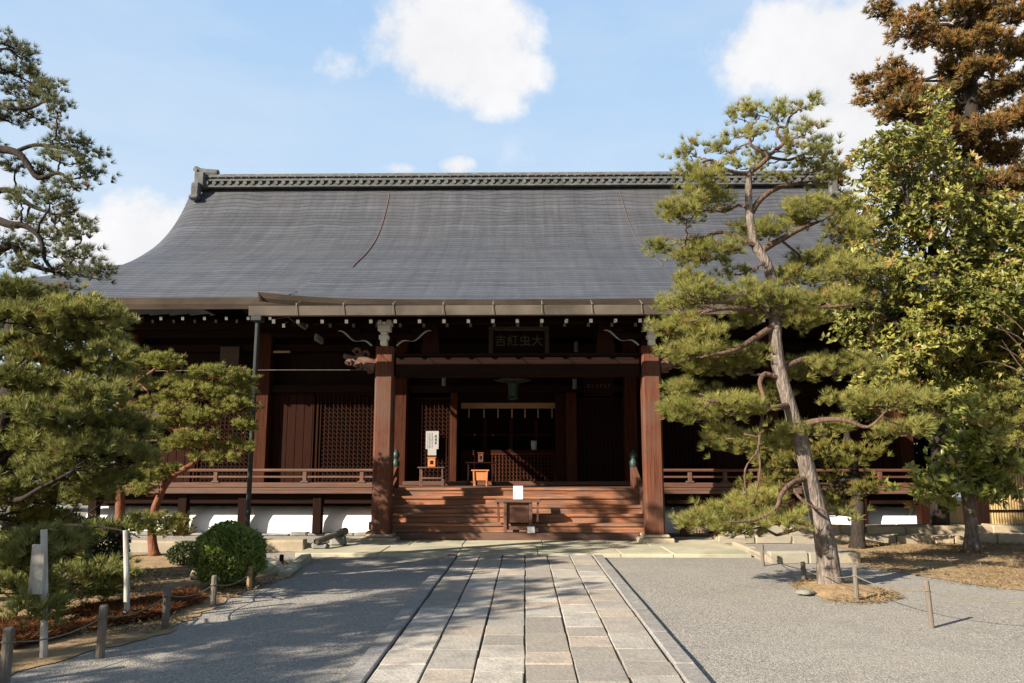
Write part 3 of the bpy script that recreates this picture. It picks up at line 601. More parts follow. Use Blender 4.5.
# porch pillars on stone bases
PXL, PXR = at(381.5, 535, 16.45).x, at(654.5, 530, 16.45).x; PD = 16.45
def pillar(x, side):
    w = .192; ch = .04; poly = [(-w, -w + ch), (-w + ch, -w), (w - ch, -w), (w, -w + ch), (w, w - ch), (w - ch, w), (-w + ch, w), (-w, w - ch)]
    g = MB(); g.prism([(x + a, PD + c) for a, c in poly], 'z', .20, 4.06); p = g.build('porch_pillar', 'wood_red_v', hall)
    g = MB(); g.box(x - .36, x + .36, PD - .36, PD + .36, .03, .14, bev=.03, jit=.004); g.box(x - .28, x + .28, PD - .28, PD + .28, .135, .205, bev=.04); g.build('base_stone', 'stone_pale', p)
    # bracket stack with white-painted faces
    g = MB(); z = 4.06
    y0 = PD - .33
    for (w2, za, zb_) in ((.07, 4.06, 4.18), (.10, 4.18, 4.28), (.065, 4.28, 4.36), (.13, 4.36, 4.50), (.05, 4.50, 4.57)):
        g.box(x - w2, x + w2, y0 - .02, PD - .1, za, zb_, bev=.015)
    for s_ in (-1, 1): g.box(x + s_ * .10 - .045, x + s_ * .10 + .045, y0 - .02, PD, 4.50, 4.60, bev=.01)
    g.build('bracket_nose', 'white_paint', p)
    g = MB(); g.box(x - .19, x + .19, PD - .19, PD + .19, 4.06, 4.24, bev=.03); g.box(x - .75, x + .75, PD - .08, PD + .08, 4.24, 4.38, bev=.03)
    for s_ in (-.65, .65): g.box(x + s_ - .11, x + s_ + .11, PD - .11, PD + .11, 4.38, 4.48, bev=.02)
    g.build('bracket', 'wood_dark_h', p)
    for s_ in (-1, 1):                                        # pale-edged curved arms
        if side > 0 and s_ > 0: pass
        pts = [(x + s_ * (.26 + t * .72), PD - .24, 4.06 + .30 * t + .05 * math.sin(t * 9)) for t in lin(0, 1, 12)]
        g = MB(); g.tube(pts, [.013 + .008 * math.sin(t * 9 + 1) for t in lin(0, 1, 12)], 6); g.build('scroll_edge', 'paper_grey', p)
    return p
pl, pr = pillar(PXL, -1), pillar(PXR, 1)
# carved tie-beam noses pointing outward
for x, s_, par in ((PXL, -1, pl), (PXR, 1, pr)):
    g = MB(); bx = x + s_ * .20
    pth = [(0, 3.66), (.18, 3.72), (.34, 3.80), (.46, 3.76), (.58, 3.84), (.70, 3.90)]
    g.tube([(bx + s_ * a, PD, z) for a, z in pth], [.17, .16, .14, .11, .08, .05], 10, rough=.12)
    for (a, z, r) in ((.22, 3.90, .09), (.40, 3.96, .085), (.36, 3.66, .09), (.56, 3.72, .07), (.12, 3.58, .10)):
        g.tube([(bx + s_ * (a + r * .8 * math.cos(t)), PD - .10 + .03 * math.sin(t * 2), z + r * .7 * math.sin(t)) for t in lin(0, 5.2, 14)], [.045 - .002 * i for i in range(14)], 6)
    g.build('carved_nose', 'wood_brown_h', par)
# porch beams
g = MB(); g.box(PXL + .2, PXR - .2, PD - .13, PD + .13, 3.42, 3.86, bev=.05); g.box(PXL + .2, PXR - .2, PD - .1, PD + .1, 3.86, 3.92); g.build('tie_beam', 'wood_dark_h', hall)
g = MB(); g.box(XC - 4.9, XC + 4.9, PD - .10, PD + .10, 4.56, 4.76, bev=.02); g.build('porch_purlin', 'wood_dark_h', hall)
for px, py in ((299, 322), (316, 337)):
    p = at(px, py, 16.0); g = MB(); g.box(p.x - .035, p.x + .035, 15.98, 16.5, p.z - .08, p.z + .07, bev=.02); g.build('beam_end', ['tip_paint_shaded'], hall)
for x in (PXL, PXR):
    g = MB(); g.tube([(x, PD + .1, 3.55), (x, 18.0, 3.72), (x, 19.3, 4.2), (x, 20.3, 4.35)], [.16, .17, .17, .15], 10); g.build('rainbow_beam', 'wood_dark', hall)
# frog-leg strut and struts between tie beam and purlin
for q_ in (-1.85, 1.85): g = MB(); g.prism([(XC + q_ - .2, 3.92), (XC + q_ + .2, 3.92), (XC + q_ + .13, 4.56), (XC + q_ - .13, 4.56)], 'y', PD - .07, PD + .07); g.build('strut', 'wood_lattice', hall)

# --- stairs
SX0, SX1 = XC - 3.05, XC + 2.80; NS = 5; SD0 = 16.60; ZF = 1.08; Z0 = .20; RIS = (ZF - Z0) / NS; RUN = .30
st = MB(); st.box(SX0 + .35, SX1 - .30, SD0 - .02, SD0 + .30, .05, Z0, bev=.02, jit=.004); st.build('stair_sill', 'wood_brown_h', hall)
for i in range(NS):
    za = Z0 + i * RIS; y = SD0 + .22 + i * RUN; g = MB(); a = SX0 if i else SX0 + .05
    g.box(a, SX1, y, y + RUN + .06, za + RIS - .055, za + RIS, bev=.008, jit=.003)
    g.box(a + .02, SX1 - .02, y + .035, y + RUN, za - .01, za + RIS - .057)
    g.build('stair_step', 'wood_step', hall)
for x in (SX0 - .05, SX1 + .05):                               # stepped side stringers
    g = MB()
    for i in range(NS + 1): g.box(x - .09, x + .09, SD0 + .16 + i * RUN, SD0 + .16 + (NS + 1) * RUN + .1, .05 + i * RIS, .05 + (i + 1) * RIS - .012, bev=.01)
    g.build('stair_stringer', 'wood_step', hall)
# stair rails with metal caps
for x, s_ in ((at(394, 470, 18.1).x, -1), (at(635, 470, 18.1).x, 1)):
    g = MB(); ytop, ybot = 18.35, 16.75
    g.box(x - .07, x + .07, ytop - .07, ytop + .07, ZF - .25, ZF + .47, bev=.01)
    xo = x + s_ * .14
    for (z0_, z1_) in ((1.52, .52), (1.25, .34)): g.beam((x, ytop, z0_), (xo, ybot, z1_), .10, .12)
    for t in (.3, .6, .9): g.box(x + (xo - x) * t - .045, x + (xo - x) * t + .045, ytop + (ybot - ytop) * t - .045, ytop + (ybot - ytop) * t + .045, 1.02 - .78 * t, 1.50 - .98 * t)
    sr = g.build('stair_railing', 'wood_red_v', hall)
    g = MB(); g.lathe((x, ytop, ZF + .47), [(.075, 0), (.085, .02), (.085, .12), (.06, .15), (.05, .18), (.078, .22), (.085, .27), (.07, .32), (.03, .37), (.008, .41)], 14); g.build('railing_cap', 'bronze', sr, smooth=True)

# --- veranda
VX0, VX1, VD = -10.5, at(946, 480, 18.0).x, 17.95
fl = MB()
for (a, c) in ((VX0, SX0 - .10), (SX1 + .10, VX1)):
    y = VD
    while y < 20.2: fl.box(a, c, y + .003, y + .262, ZF - .05, ZF, bev=.004); y += .265
fl.box(SX0 - .095, SX1 + .095, SD0 + .28 + NS * RUN, 20.2, ZF - .06, ZF - .002); fl.box(VX0, VX1, 20.2, 23.6, ZF - .06, ZF - .001)
fl.build('veranda_floor', 'wood_brown_h', hall)
for (a, c) in ((VX0, SX0 - .10), (SX1 + .10, VX1)):
    g = MB(); g.box(a, c, VD - .03, VD + .12, ZF - .13, ZF - .055, bev=.01); g.build('veranda_edge', 'wood_brown_h', hall)
    g = MB(); g.box(a, c, VD + .16, VD + .30, ZF - .36, ZF - .14, bev=.01); g.build('veranda_beam', 'wood_dark_h', hall)
    g = MB(); g.box(a, c, 18.78, 18.83, .64, ZF - .08); g.build('under_board', 'wood_dark_h', hall)
for px in (92, 182, 242, 317):
    x = at(px, 520, 18.1).x; g = MB(); g.box(x - .10, x + .10, 18.06, 18.26, .06, ZF - .13, bev=.012); g.build('veranda_post', 'wood_dark', hall)
for px in (714, 790, 862, 925):
    x = at(px, 510, 18.1).x; g = MB(); g.box(x - .12, x + .12, 18.06, 18.28, .06, ZF - .13, bev=.012); g.build('veranda_post', 'wood_lattice', hall)
for (a, c, pxs) in ((VX0, SX0 - .15, (110, 160, 216, 305, 362)), (SX1 + .25, VX1, (690, 725, 760, 800, 840, 880, 925))):
    rl = MB(); y = VD + .10
    rl.tube([(a - .2, y, 1.47), (c, y, 1.47)], .035, 8); rl.box(a, c, y - .03, y + .03, 1.30, 1.345, bev=.008); rl.box(a, c, y - .055, y + .055, ZF + .004, ZF + .115, bev=.012)
    rl = rl.build('veranda_railing', 'wood_brown_h' if a < 0 else 'wood_red_h', hall)
    for i, px in enumerate(pxs):
        x = at(px, 480, y).x
        if not (a < x < c): continue
        g = MB(); g.box(x - .045, x + .045, y - .045, y + .045, ZF + .115, 1.44 if i % 2 else 1.43, bev=.008)
        g.box(x - .09, x + .09, y - .07, y + .07, ZF + .11, ZF + .155, bev=.01); g.build('railing_post', 'wood_brown_h' if a < 0 else 'wood_red_h', rl)
# white plaster mound under the veranda
g = MB(); PX0, PX1 = at(71, 530, 18.5).x, VX1 + .2
pf = [(18.38, 0), (18.385, .15), (18.40, .30), (18.45, .43), (18.55, .54), (18.74, .62), (19.1, .66), (20.2, .68)]
xsP = lin(PX0, PX1, 60); vs, fs = [], []
for x in xsP:
    e = min(x - PX0, PX1 - x); k = min(1, e / .45); sh = math.sqrt(max(0, 1 - (1 - k) ** 2))
    for (y, z) in pf: vs.append((x, y + (1 - sh) * .5, z * (.15 + .85 * sh)))
n = len(pf)
for i in range(len(xsP) - 1):
    for j in range(n - 1): fs.append((i * n + j, (i + 1) * n + j, (i + 1) * n + j + 1, i * n + j + 1))
g.add(vs, fs); g.build('plaster_plinth', 'plaster', hall, smooth=True)
g = MB(); random.seed(4)
x = PX0 - .3
while x < PX1 + .2:
    w = random.uniform(.3, .7); g.box(x, x + w - .02, 18.14, 18.42, -.01, random.uniform(.05, .085), bev=.03, jit=.012); x += w
g.build('footing_stones', 'stone_grey', hall)
# small vent grille in the plinth right of the stairs
gx = at(686, 524, 17.9).x; g = MB(); g.box(gx - .14, gx + .10, 17.86, 17.92, .04, .56, bev=.01)
gr = g.build('vent_panel', 'wood_red_v', hall); g = MB()
for k in range(5): g.box(gx + .13 + k * .06, gx + .155 + k * .06, 17.88, 17.91, .10, .54)
g.box(gx + .10, gx + .42, 17.885, 17.905, .30, .34); g.build('grille', 'wood_tan', gr)

# --- body of the hall
BD = 20.35
posts = [at(p, 450, BD).x for p in (127, 262, 400.5)] + [at(631, 450, BD).x, at(772, 450, BD).x, at(905, 450, BD).x]
for i, x in enumerate(posts):
    g = MB(); w = .17; ch = .03; poly = [(-w, -w + ch), (-w + ch, -w), (w - ch, -w), (w, -w + ch), (w, w - ch), (w - ch, w), (-w + ch, w), (-w, w - ch)]
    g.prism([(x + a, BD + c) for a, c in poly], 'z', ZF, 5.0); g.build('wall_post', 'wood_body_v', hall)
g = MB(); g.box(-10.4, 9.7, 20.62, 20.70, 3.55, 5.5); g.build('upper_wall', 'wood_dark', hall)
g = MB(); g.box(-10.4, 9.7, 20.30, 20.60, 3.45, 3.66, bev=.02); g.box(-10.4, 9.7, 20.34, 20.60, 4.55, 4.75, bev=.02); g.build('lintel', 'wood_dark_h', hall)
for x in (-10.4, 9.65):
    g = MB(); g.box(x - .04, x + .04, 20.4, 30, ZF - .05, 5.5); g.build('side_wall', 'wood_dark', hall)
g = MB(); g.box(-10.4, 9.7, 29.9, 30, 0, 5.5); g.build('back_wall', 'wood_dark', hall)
def plank_panel(x0, x1, z0, z1, D, name='plank_door', m='wood_lattice', pw=.22):
    g = MB(); x = x0
    while x < x1 - .02: g.box(x + .004, min(x + pw, x1) - .004, D, D + .05, z0, z1, bev=.006); x += pw
    return g.build(name, m, hall)
def lattice(x0, x1, z0, z1, D, name='lattice_door', step=.105, m='wood_lattice', solid=None):
    g = MB(); w = .05
    g.box(x0, x0 + w, D, D + .07, z0, z1); g.box(x1 - w, x1, D, D + .07, z0, z1); g.box(x0 + w, x1 - w, D, D + .07, z0, z0 + w * 1.4); g.box(x0 + w, x1 - w, D, D + .07, z1 - w, z1)
    n = max(2, int((x1 - x0) / step)); 
    for i in range(1, n): x = x0 + (x1 - x0) * i / n; g.box(x - .014, x + .014, D + .008, D + .036, z0 + .06, z1 - w)
    n = max(2, int((z1 - z0) / step))
    for i in range(1, n): z = z0 + (z1 - z0) * i / n; g.box(x0 + w, x1 - w, D + .037, D + .062, z - .012, z + .012)
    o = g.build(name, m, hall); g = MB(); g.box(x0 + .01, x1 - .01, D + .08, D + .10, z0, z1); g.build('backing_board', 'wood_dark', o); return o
zt = 3.45
q = lambda px: at(px, 450, BD).x
plank_panel(q(268), q(312), ZF, zt, BD + .1); lattice(q(314), q(391), ZF + .02, zt, BD + .1)
plank_panel(q(133), q(190), ZF, zt, BD + .1); lattice(q(192), q(256), ZF + .02, zt, BD + .1)
lattice(q(640), q(705), ZF + .02, zt, BD + .1); plank_panel(q(707), q(766), ZF, zt, BD + .1)
lattice(q(778), q(838), ZF + .02, zt, BD + .1); plank_panel(q(840), q(899), ZF, zt, BD + .1)
# side screens of the middle bay and the open middle with its dark windows
z406 = at(500, 397, BD).z
lattice(q(408), q(450), ZF + .02, z406, BD + .12); lattice(q(577), q(624), ZF + .02, z406, BD + .12)
plank_panel(q(408), q(450), z406 + .12, zt, BD + .14, 'transom_panel'); 
for px, w in ((454, .09), (571.5, .14)):
    x = q(px); g = MB(); g.box(x - w, x + w, BD - .12, BD + .12, ZF, zt, bev=.02); g.build('door_post', 'wood_body_v', hall)
x = q(562); g = MB(); g.box(x - .16, x + .10, BD + .02, BD + .2, ZF, zt, bev=.02); g.build('door_post', 'wood_lattice', hall)
xa, xb = q(459), q(556); D2 = BD + .55
zz = lambda py: at(500, py, D2).z
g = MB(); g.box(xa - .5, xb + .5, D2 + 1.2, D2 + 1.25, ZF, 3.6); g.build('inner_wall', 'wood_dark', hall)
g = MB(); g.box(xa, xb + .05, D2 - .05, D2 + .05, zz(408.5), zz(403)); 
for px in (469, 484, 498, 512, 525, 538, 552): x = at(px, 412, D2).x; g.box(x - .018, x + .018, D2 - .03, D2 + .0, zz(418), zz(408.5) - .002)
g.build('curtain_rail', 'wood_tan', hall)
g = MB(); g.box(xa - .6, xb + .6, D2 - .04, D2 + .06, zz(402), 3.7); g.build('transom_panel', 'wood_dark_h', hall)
g = MB()
for px in (485, 511, 536): x = at(px, 430, D2).x; g.box(x - .045, x + .045, D2 + .01, D2 + .07, zz(450), zz(419))
g.box(xa, xb, D2 + .02, D2 + .06, zz(435.5), zz(434)); g.box(xa, xb, D2, D2 + .08, zz(453), zz(450)); g.build('window_frame', 'wood_lattice', hall)
lattice(xa, xb, ZF + .02, zz(453), D2, step=.09, m='wood_body_v')
# raised threshold board at the head of the stairs
g = MB(); g.box(q(405), q(628), BD - .3, BD + .15, ZF + .002, ZF + .10, bev=.01); g.build('threshold', 'wood_red_h', hall)
# dim objects high on the left wall
for (px, py, w, h_, m_) in ((230, 357, .50, .55, 'wood_eave'), (282, 352, .45, .06, 'wood_tan'), (146, 423, .70, .95, 'wood_eave')):
    p = at(px, py, BD - .1); g = MB(); g.box(p.x - w / 2, p.x + w / 2, BD - .14, BD - .10, p.z - h_ / 2, p.z + h_ / 2, bev=.008); g.build('wall_board', m_, hall)
for px, py in ((576, 347), (574.5, 384), (444, 381)):
    p = at(px, py, BD - .2); g = MB(); g.tube([(p.x, p.y, p.z - .13), (p.x, p.y, p.z + .13)], .055, 10); lo = g.build('wall_lamp', 'lamp_glass', hall); g = MB(); g.box(p.x - .025, p.x + .025, p.y + .04, BD + .28, p.z + .10, p.z + .14); g.build('bracket', 'wood_dark', lo)
# wire between downpipe and porch
a, c = at(150, 371, 17.2), at(372, 370, PD); g = MB(); w0 = at(256, 370, 15.02)
g.tube([(-9.2, 17.2, a.z), (w0.x - .06, 16.4, at(256, 370, 16.4).z), (PXL - .2, PD, c.z)], .006, 5); g.build('tie_wire', 'wood_post', hall)
# ================================================================== THINGS ON AND BY THE HALL
# name plaque over the porch
a = at(519, 347, 17.3); pq = empty('name_plaque', (a.x, 17.12, 3.9), 'large dark framed name plaque hanging over the porch entrance', 'plaque')
pw, ph = 1.34, .72; cz = 4.28
g = MB(); g.box(a.x - pw / 2 + .1, a.x + pw / 2 - .1, 17.20, 17.25, cz - ph / 2 + .08, cz + ph / 2 - .08); pbd = g.build('board', 'wood_dark_h', pq)
g = MB()
for (x0_, x1_, z0_, z1_) in ((-pw / 2, pw / 2, ph / 2 - .1, ph / 2), (-pw / 2, pw / 2, -ph / 2, -ph / 2 + .1), (-pw / 2, -pw / 2 + .1, -ph / 2 + .1, ph / 2 - .1), (pw / 2 - .1, pw / 2, -ph / 2 + .1, ph / 2 - .1)):
    g.box(a.x + x0_, a.x + x1_, 17.13, 17.26, cz + z0_, cz + z1_, bev=.02)
g.box(a.x - .5, a.x - .42, PD + .1, 17.16, cz - ph / 2 - .06, cz - ph / 2 + .02); g.box(a.x + .42, a.x + .5, PD + .1, 17.16, cz - ph / 2 - .06, cz - ph / 2 + .02)
g.build('frame', 'wood_eave', pq)
text_mesh('lettering', '吉紅虫大', .27, 'gold_ink', pq, (a.x, 17.19, cz + .02), (R(90), 0, 0))
# small plaque by the right screen
a = at(599, 386, 20.0); sp = empty('small_plaque', (a.x, 20.0, a.z - .2), 'small dark plaque with faint red lettering above the right screen', 'plaque')
g = MB(); g.box(a.x - .35, a.x + .35, 20.12, 20.16, a.z - .2, a.z + .2); g.build('board', 'wood_dark_h', sp)
g = MB(); g.box(a.x - .38, a.x + .38, 20.10, 20.17, a.z + .2, a.z + .24); g.box(a.x - .38, a.x + .38, 20.10, 20.17, a.z - .24, a.z - .2); g.box(a.x - .38, a.x - .35, 20.10, 20.17, a.z - .2, a.z + .2); g.box(a.x + .35, a.x + .38, 20.10, 20.17, a.z - .2, a.z + .2); g.build('frame', 'wood_lattice', sp)
g = MB(); rr = random.Random(3)
for k in range(6):
    for s_ in range(4): x = a.x - .27 + k * .105; g.box(x + rr.uniform(-.03, .01), x + rr.uniform(.02, .05), 20.112, 20.119, a.z + .02 + s_ * .025 - .05, a.z + .02 + s_ * .025 - .038)
g.build('lettering', 'red_ink', sp)
# hanging bronze lantern
a = at(513, 385, 18.9); ln = empty('hanging_lantern', (a.x, a.y, a.z - .35), 'green bronze lantern with curled roof hanging inside the porch', 'lantern')
g = MB(); n = 6; prof_ = [(.02, .30), (.06, .26), (.10, .22), (.20, .12), (.36, .07), (.47, .12)]
vs = [(a.x + r * math.cos(math.pi / 3 * k), a.y + r * math.sin(math.pi / 3 * k), a.z + z + (0)) for r, z in prof_ for k in range(n)]
g.add(vs, [(i * n + k, i * n + (k + 1) % n, (i + 1) * n + (k + 1) % n, (i + 1) * n + k) for i in range(len(prof_) - 1) for k in range(n)]); g.build('lantern_roof', 'bronze', ln)
g = MB(); g.lathe((a.x, a.y, a.z - .32), [(.10, 0), (.13, .03), (.11, .05), (.12, .33), (.16, .36)], 6); g.lathe((a.x, a.y, a.z - .37), [(.04, 0), (.13, .03), (.13, .045)], 6); g.build('fire_box', 'bronze', ln)
g = MB(); g.tube([(a.x, a.y, a.z + .28), (a.x, a.y, 5.2)], .012, 6); g.build('chain', 'wood_dark', ln)

# white notice fixed on the left screen
a = at(431.5, 443, 20.2); nb = empty('notice', (a.x, 20.36, a.z - .33), 'white paper notice with dark writing pinned on the left screen', 'notice')
g = MB(); g.prism([(a.x - .165, a.z + .31), (a.x - .165, a.z - .15), (a.x - .11, a.z - .15), (a.x - .11, a.z - .31), (a.x + .11, a.z - .31), (a.x + .11, a.z - .15), (a.x + .165, a.z - .15), (a.x + .165, a.z + .31)], 'y', 20.34, 20.352); g.build('sheet', 'paper_grey', nb)
g = MB(); rr = random.Random(9)
for k in range(3):
    for s_ in range(4): z = a.z + .2 - k * .085; g.box(a.x + .06 + rr.uniform(0, .02), a.x + .125 - rr.uniform(0, .015), 20.335, 20.339, z - s_ * .017 - .004, z - s_ * .017 + .004)
    g.box(a.x + .088, a.x + .098, 20.335, 20.339, a.z + .14 - k * .085, a.z + .205 - k * .085)
for c_ in range(4):
    z = a.z + .26
    while z > a.z - .12: l_ = rr.uniform(.01, .03); g.box(a.x - .12 + c_ * .04, a.x - .112 + c_ * .04 + rr.uniform(0, .006), 20.336, 20.339, z - l_, z); z -= l_ + rr.uniform(.008, .02)
g.build('lettering', 'ink', nb)

def low_table(name, c, w, d, h, label, m, bars=True, top=.03):
    t = empty(name, c, label, 'table'); x, y, z = c
    g = MB(); g.box(x - w / 2, x + w / 2, y - d / 2, y + d / 2, z + h - top, z + h, bev=.006); g.build('tabletop', m, t)
    for sx in (-1, 1):
        for sy in (-1, 1):
            px, py = x + sx * (w / 2 - .06), y + sy * (d / 2 - .05); g = MB(); g.box(px - .016, px + .016, py - .016, py + .016, z, z + h - top); g.build('leg', m, t)
    if bars: g = MB(); g.box(x - w / 2 + .08, x + w / 2 - .08, y - d / 2 + .035, y - d / 2 + .065, z + h * .38, z + h * .38 + .04); g.build('stretcher', m, t)
    return t
c = at(432, 484, 19.55); low_table('low_table', (c.x, 19.5, ZF + .001), .66, .4, .46, 'thin legged wooden table under the white notice', 'wood_brown_h')
c1 = at(481, 484, 19.75); low_table('side_table', (c1.x - .02, 20.0, ZF + .001), .75, .3, .58, 'dark plain table behind the orange offering box', 'wood_dark_h', False)
def small_case(name, x, y, z, w, h, label, m, cat):
    t = empty(name, (x, y, z), label, cat); g = MB(); g.box(x - w / 2, x + w / 2, y - w / 2, y + w / 2, z, z + h, bev=.008); g.build('body', m, t)
    g = MB(); g.box(x - w / 2 - .015, x + w / 2 + .015, y - w / 2 - .015, y + w / 2 + .015, z + h + .001, z + h + .022, bev=.004); g.build('lid', m, t)
    g = MB(); g.box(x - w * .2, x + w * .2, y - w / 2 - .006, y - w / 2 - .001, z + h * .3, z + h * .7); g.build('slot_plate', 'wood_dark', t); return t
small_case('donation_box', c.x + .0, 19.5, ZF + .462, .19, .22, 'small orange wooden box on the thin table below notice', 'wood_orange', 'box')
small_case('incense_case', c1.x - .02, 20.0, ZF + .582, .13, .22, 'little brown wooden case on the dark table', 'wood_red_v', 'box')
# orange offering box on four legs
x = c1.x; y = 19.55; ob = empty('offering_box', (x, y, ZF), 'bright orange wooden offering box with four splayed legs', 'offering box')
g = MB(); g.box(x - .17, x + .17, y - .13, y + .13, ZF + .13, ZF + .36, bev=.01); g.build('body', 'wood_orange', ob)
g = MB(); g.box(x - .22, x + .22, y - .17, y + .17, ZF + .361, ZF + .395, bev=.008); g.build('lid', 'wood_orange', ob)
for sx in (-1, 1):
    for sy in (-1, 1): g = MB(); g.beam((x + sx * .165, y + sy * .145, ZF + .358), (x + sx * .15, y + sy * .15, ZF + .002), .035, .035, up=Vector((0, 1, 0))); g.build('leg', 'wood_orange', ob)
# white cup lantern on window sill inside
a = at(534, 446, 20.8); cup = empty('paper_lantern', (a.x, 20.84, a.z - .11), 'small white paper lantern on the inner window sill', 'lantern')
g = MB(); g.lathe((a.x, 20.84, zz(450) + .002), [(.06, 0), (.075, .05), (.08, .2), (.07, .24)], 12); g.build('shade', 'paper_grey', cup, smooth=True)
g = MB(); g.lathe((a.x, 20.84, zz(450) + .243), [(.072, 0), (.072, .012), (.03, .02)], 12); g.build('rim', 'wood_dark', cup)

# offering table on the bottom step with white card
zt0 = Z0 + .002; c = at(518, 533, 16.75); x = c.x; y = 16.80
tb = empty('offering_table', (x, y, zt0), 'weathered wooden offering table standing on the bottom stair', 'table')
h_ = .66
g = MB(); g.prism([(x - .49, zt0 + h_ - .04), (x + .49, zt0 + h_ - .04), (x + .46, zt0 + h_ + .02), (x - .46, zt0 + h_ + .02)], 'y', y - .18, y + .18); g.build('tabletop', 'wood_brown_h', tb)
for sx in (-1, 1):
    for sy in (-1, 1): g = MB(); px, py = x + sx * .265, y + sy * .12; g.box(px - .035, px + .035, py - .03, py + .03, zt0 + (.001 if sy < 0 or True else 0), zt0 + h_ - .042, bev=.006); g.build('leg', 'wood_brown_h', tb)
g = MB(); g.box(x - .23, x + .23, y - .10, y + .10, zt0 + .20, zt0 + h_ - .045, bev=.008); g.build('drawer_box', 'wood_red_h', tb)
for sx in (-1, 1):
    g = MB(); g.prism([(x + sx * .44, zt0 + h_ - .042), (x + sx * .40, zt0 + h_ - .042), (x + sx * .385, zt0 + .22), (x + sx * .425, zt0 + .22)], 'y', y - .13, y + .13); g.build('end_panel', 'wood_red_h', tb)
g = MB(); g.box(x - .23, x + .23, y - .11, y - .09, zt0 + .06, zt0 + .13, bev=.006); g.build('stretcher', 'wood_brown_h', tb)
ztop = zt0 + h_ + .022
cx_ = at(518, 492, y - .05).x; cdx = empty('white_card', (cx_, y - .03, ztop), 'blank white standing card on the offering table', 'card')
g = MB(); k = len(g.v); g.prism([(y - .02, ztop), (y - .008, ztop), (y + .032, ztop + .27), (y + .02, ztop + .27)], 'x', cx_ - .10, cx_ + .10); g.build('sheet', 'paper', cdx)
g = MB(); g.beam((cx_, y + .01, ztop + .2), (cx_, y + .11, ztop + .002), .03, .012); g.build('easel_foot', 'paper', cdx)
a = at(531, 529, 16.62); wb = empty('white_box', (a.x, 16.62, Z0), 'small white box at the right foot of offering table', 'box')
g = MB(); g.box(a.x - .075, a.x + .075, 16.60, 16.655, Z0 + .002, Z0 + .12, bev=.003); g.build('body', 'paper', wb)
g = MB(); g.box(a.x - .078, a.x + .078, 16.597, 16.658, Z0 + .1205, Z0 + .13); g.build('lid', 'paper', wb)

# pipe resting on two small stones at the left of apron
a, c = at(318, 546, 14.9), at(341, 536, 15.9)
pg = empty('drain_pipe', (a.x, 14.75, .1), 'grey weathered log pipe resting on two small stones', 'pipe')
P0, P1 = Vector((a.x, 14.75, .20)), Vector((c.x + .1, 15.65, .30))
g = MB(); g.tube([P0, P0.lerp(P1, .35), P0.lerp(P1, .7), P1], [.055, .058, .055, .062], 10, cap=False); d = (P1 - P0).normalized(); g.tube([P0 + d * .3, P0 + d * .02], [.036, .042], 10, 1); g.tube([P1 - d * .10, P1 + d * .08], [.075, .075], 10); g.build('barrel', ['wood_post', 'soil_dark'], pg)
for t, z in ((.14, 0), (.8, .0)):
    p = P0.lerp(P1, t); s_ = MB(); random.seed(int(t * 100)); top = p.z - .055
    s_.box(p.x - .14, p.x + .16, p.y - .10, p.y + .12, .055, top, bev=.035, jit=.015)
    s_.build('support_stone', 'stone_grey', label='small grey stone carrying the %s of the log pipe' % ('front end' if t < .5 else 'rear end'), cat='stone')

# ------------------------------------------------------------------ boulder and little stones in the beds
def boulder(px, py, w, h, label, m='stone_apron', seed=1):
    p = gnd(px, py, .04); rr = random.Random(seed); bm = bmesh.new(); bmesh.ops.create_icosphere(bm, subdivisions=3, radius=1)
    for v in bm.verts:
        f = 1 + .16 * math.sin(v.co.x * 3 + seed) * math.cos(v.co.y * 4 + seed * 2) + rr.uniform(-.03, .03); v.co = Vector((v.co.x * w * f, v.co.y * w * .8 * f, max(-.15, v.co.z) * h * f))
    me = bpy.data.meshes.new('boulder'); bm.to_mesh(me); bm.free(); me.materials.append(M[m]); me.polygons.foreach_set('use_smooth', [True] * len(me.polygons)); o = bpy.data.objects.new('boulder', me); col.objects.link(o); o.location = (p.x, p.y, .03)
    tag(o, label, 'rock')
boulder(268, 572, .24, .20, 'pale rounded boulder right of the clipped bush', 'stone_apron', 2)
boulder(196, 577, .09, .14, 'small upright white stone left of the clipped bush', 'stone_pale', 5)
boulder(355, 559.5, .0001 + .12, .07, 'flat grey stone at the left rim of the apron', 'stone_grey', 7) if False else None
boulder(805, 592, .11, .05, 'dark flat stone at the foot of the leaning pine', 'stone_grey', 8)

# ------------------------------------------------------------------ rope fences
def fence_post(px, py, h, label, r=.037, m='wood_post', group='rope fence posts', lean=0):
    p = gnd(px, py); o = empty('fence_post', (p.x, p.y, 0), label, 'fence post', group)
    g = MB(); n = 9; random.seed(px); g.tube([(p.x, p.y, -.03), (p.x + lean * .5, p.y, h * .5), (p.x + lean, p.y, h - .012), (p.x + lean, p.y, h)], [r, r * .97, r * .95, r * .7], n, rough=.05); g.build('shaft', m, o)
    g = MB(); z = h - .10; g.tube([(p.x + lean + r * 1.05 * math.cos(t), p.y + r * 1.05 * math.sin(t), z + .004 * math.sin(t * 3)) for t in lin(0, 6.2832, 13)], .006, 5); g.build('rope_loop', 'rope', o)
    return Vector((p.x + lean, p.y, z))
LP = [fence_post(4, 684, .40, 'weathered fence post cut by the left picture edge', .04),
      fence_post(100, 658, .43, 'weathered fence post in front of the rusty needle litter'),
      fence_post(165, 629, .42, 'weathered fence post right of the needle litter, near gravel'),
      fence_post(213, 606, .34, 'dark thin fence post just left of clipped round bush', .034),
      fence_post(249, 590, .30, 'tan fence post standing in front of round bush', .036, 'wood_tan'),
      fence_post(281, 574, .28, 'black fence post beside the stone kerb right of bush', .034, 'wood_dark')]
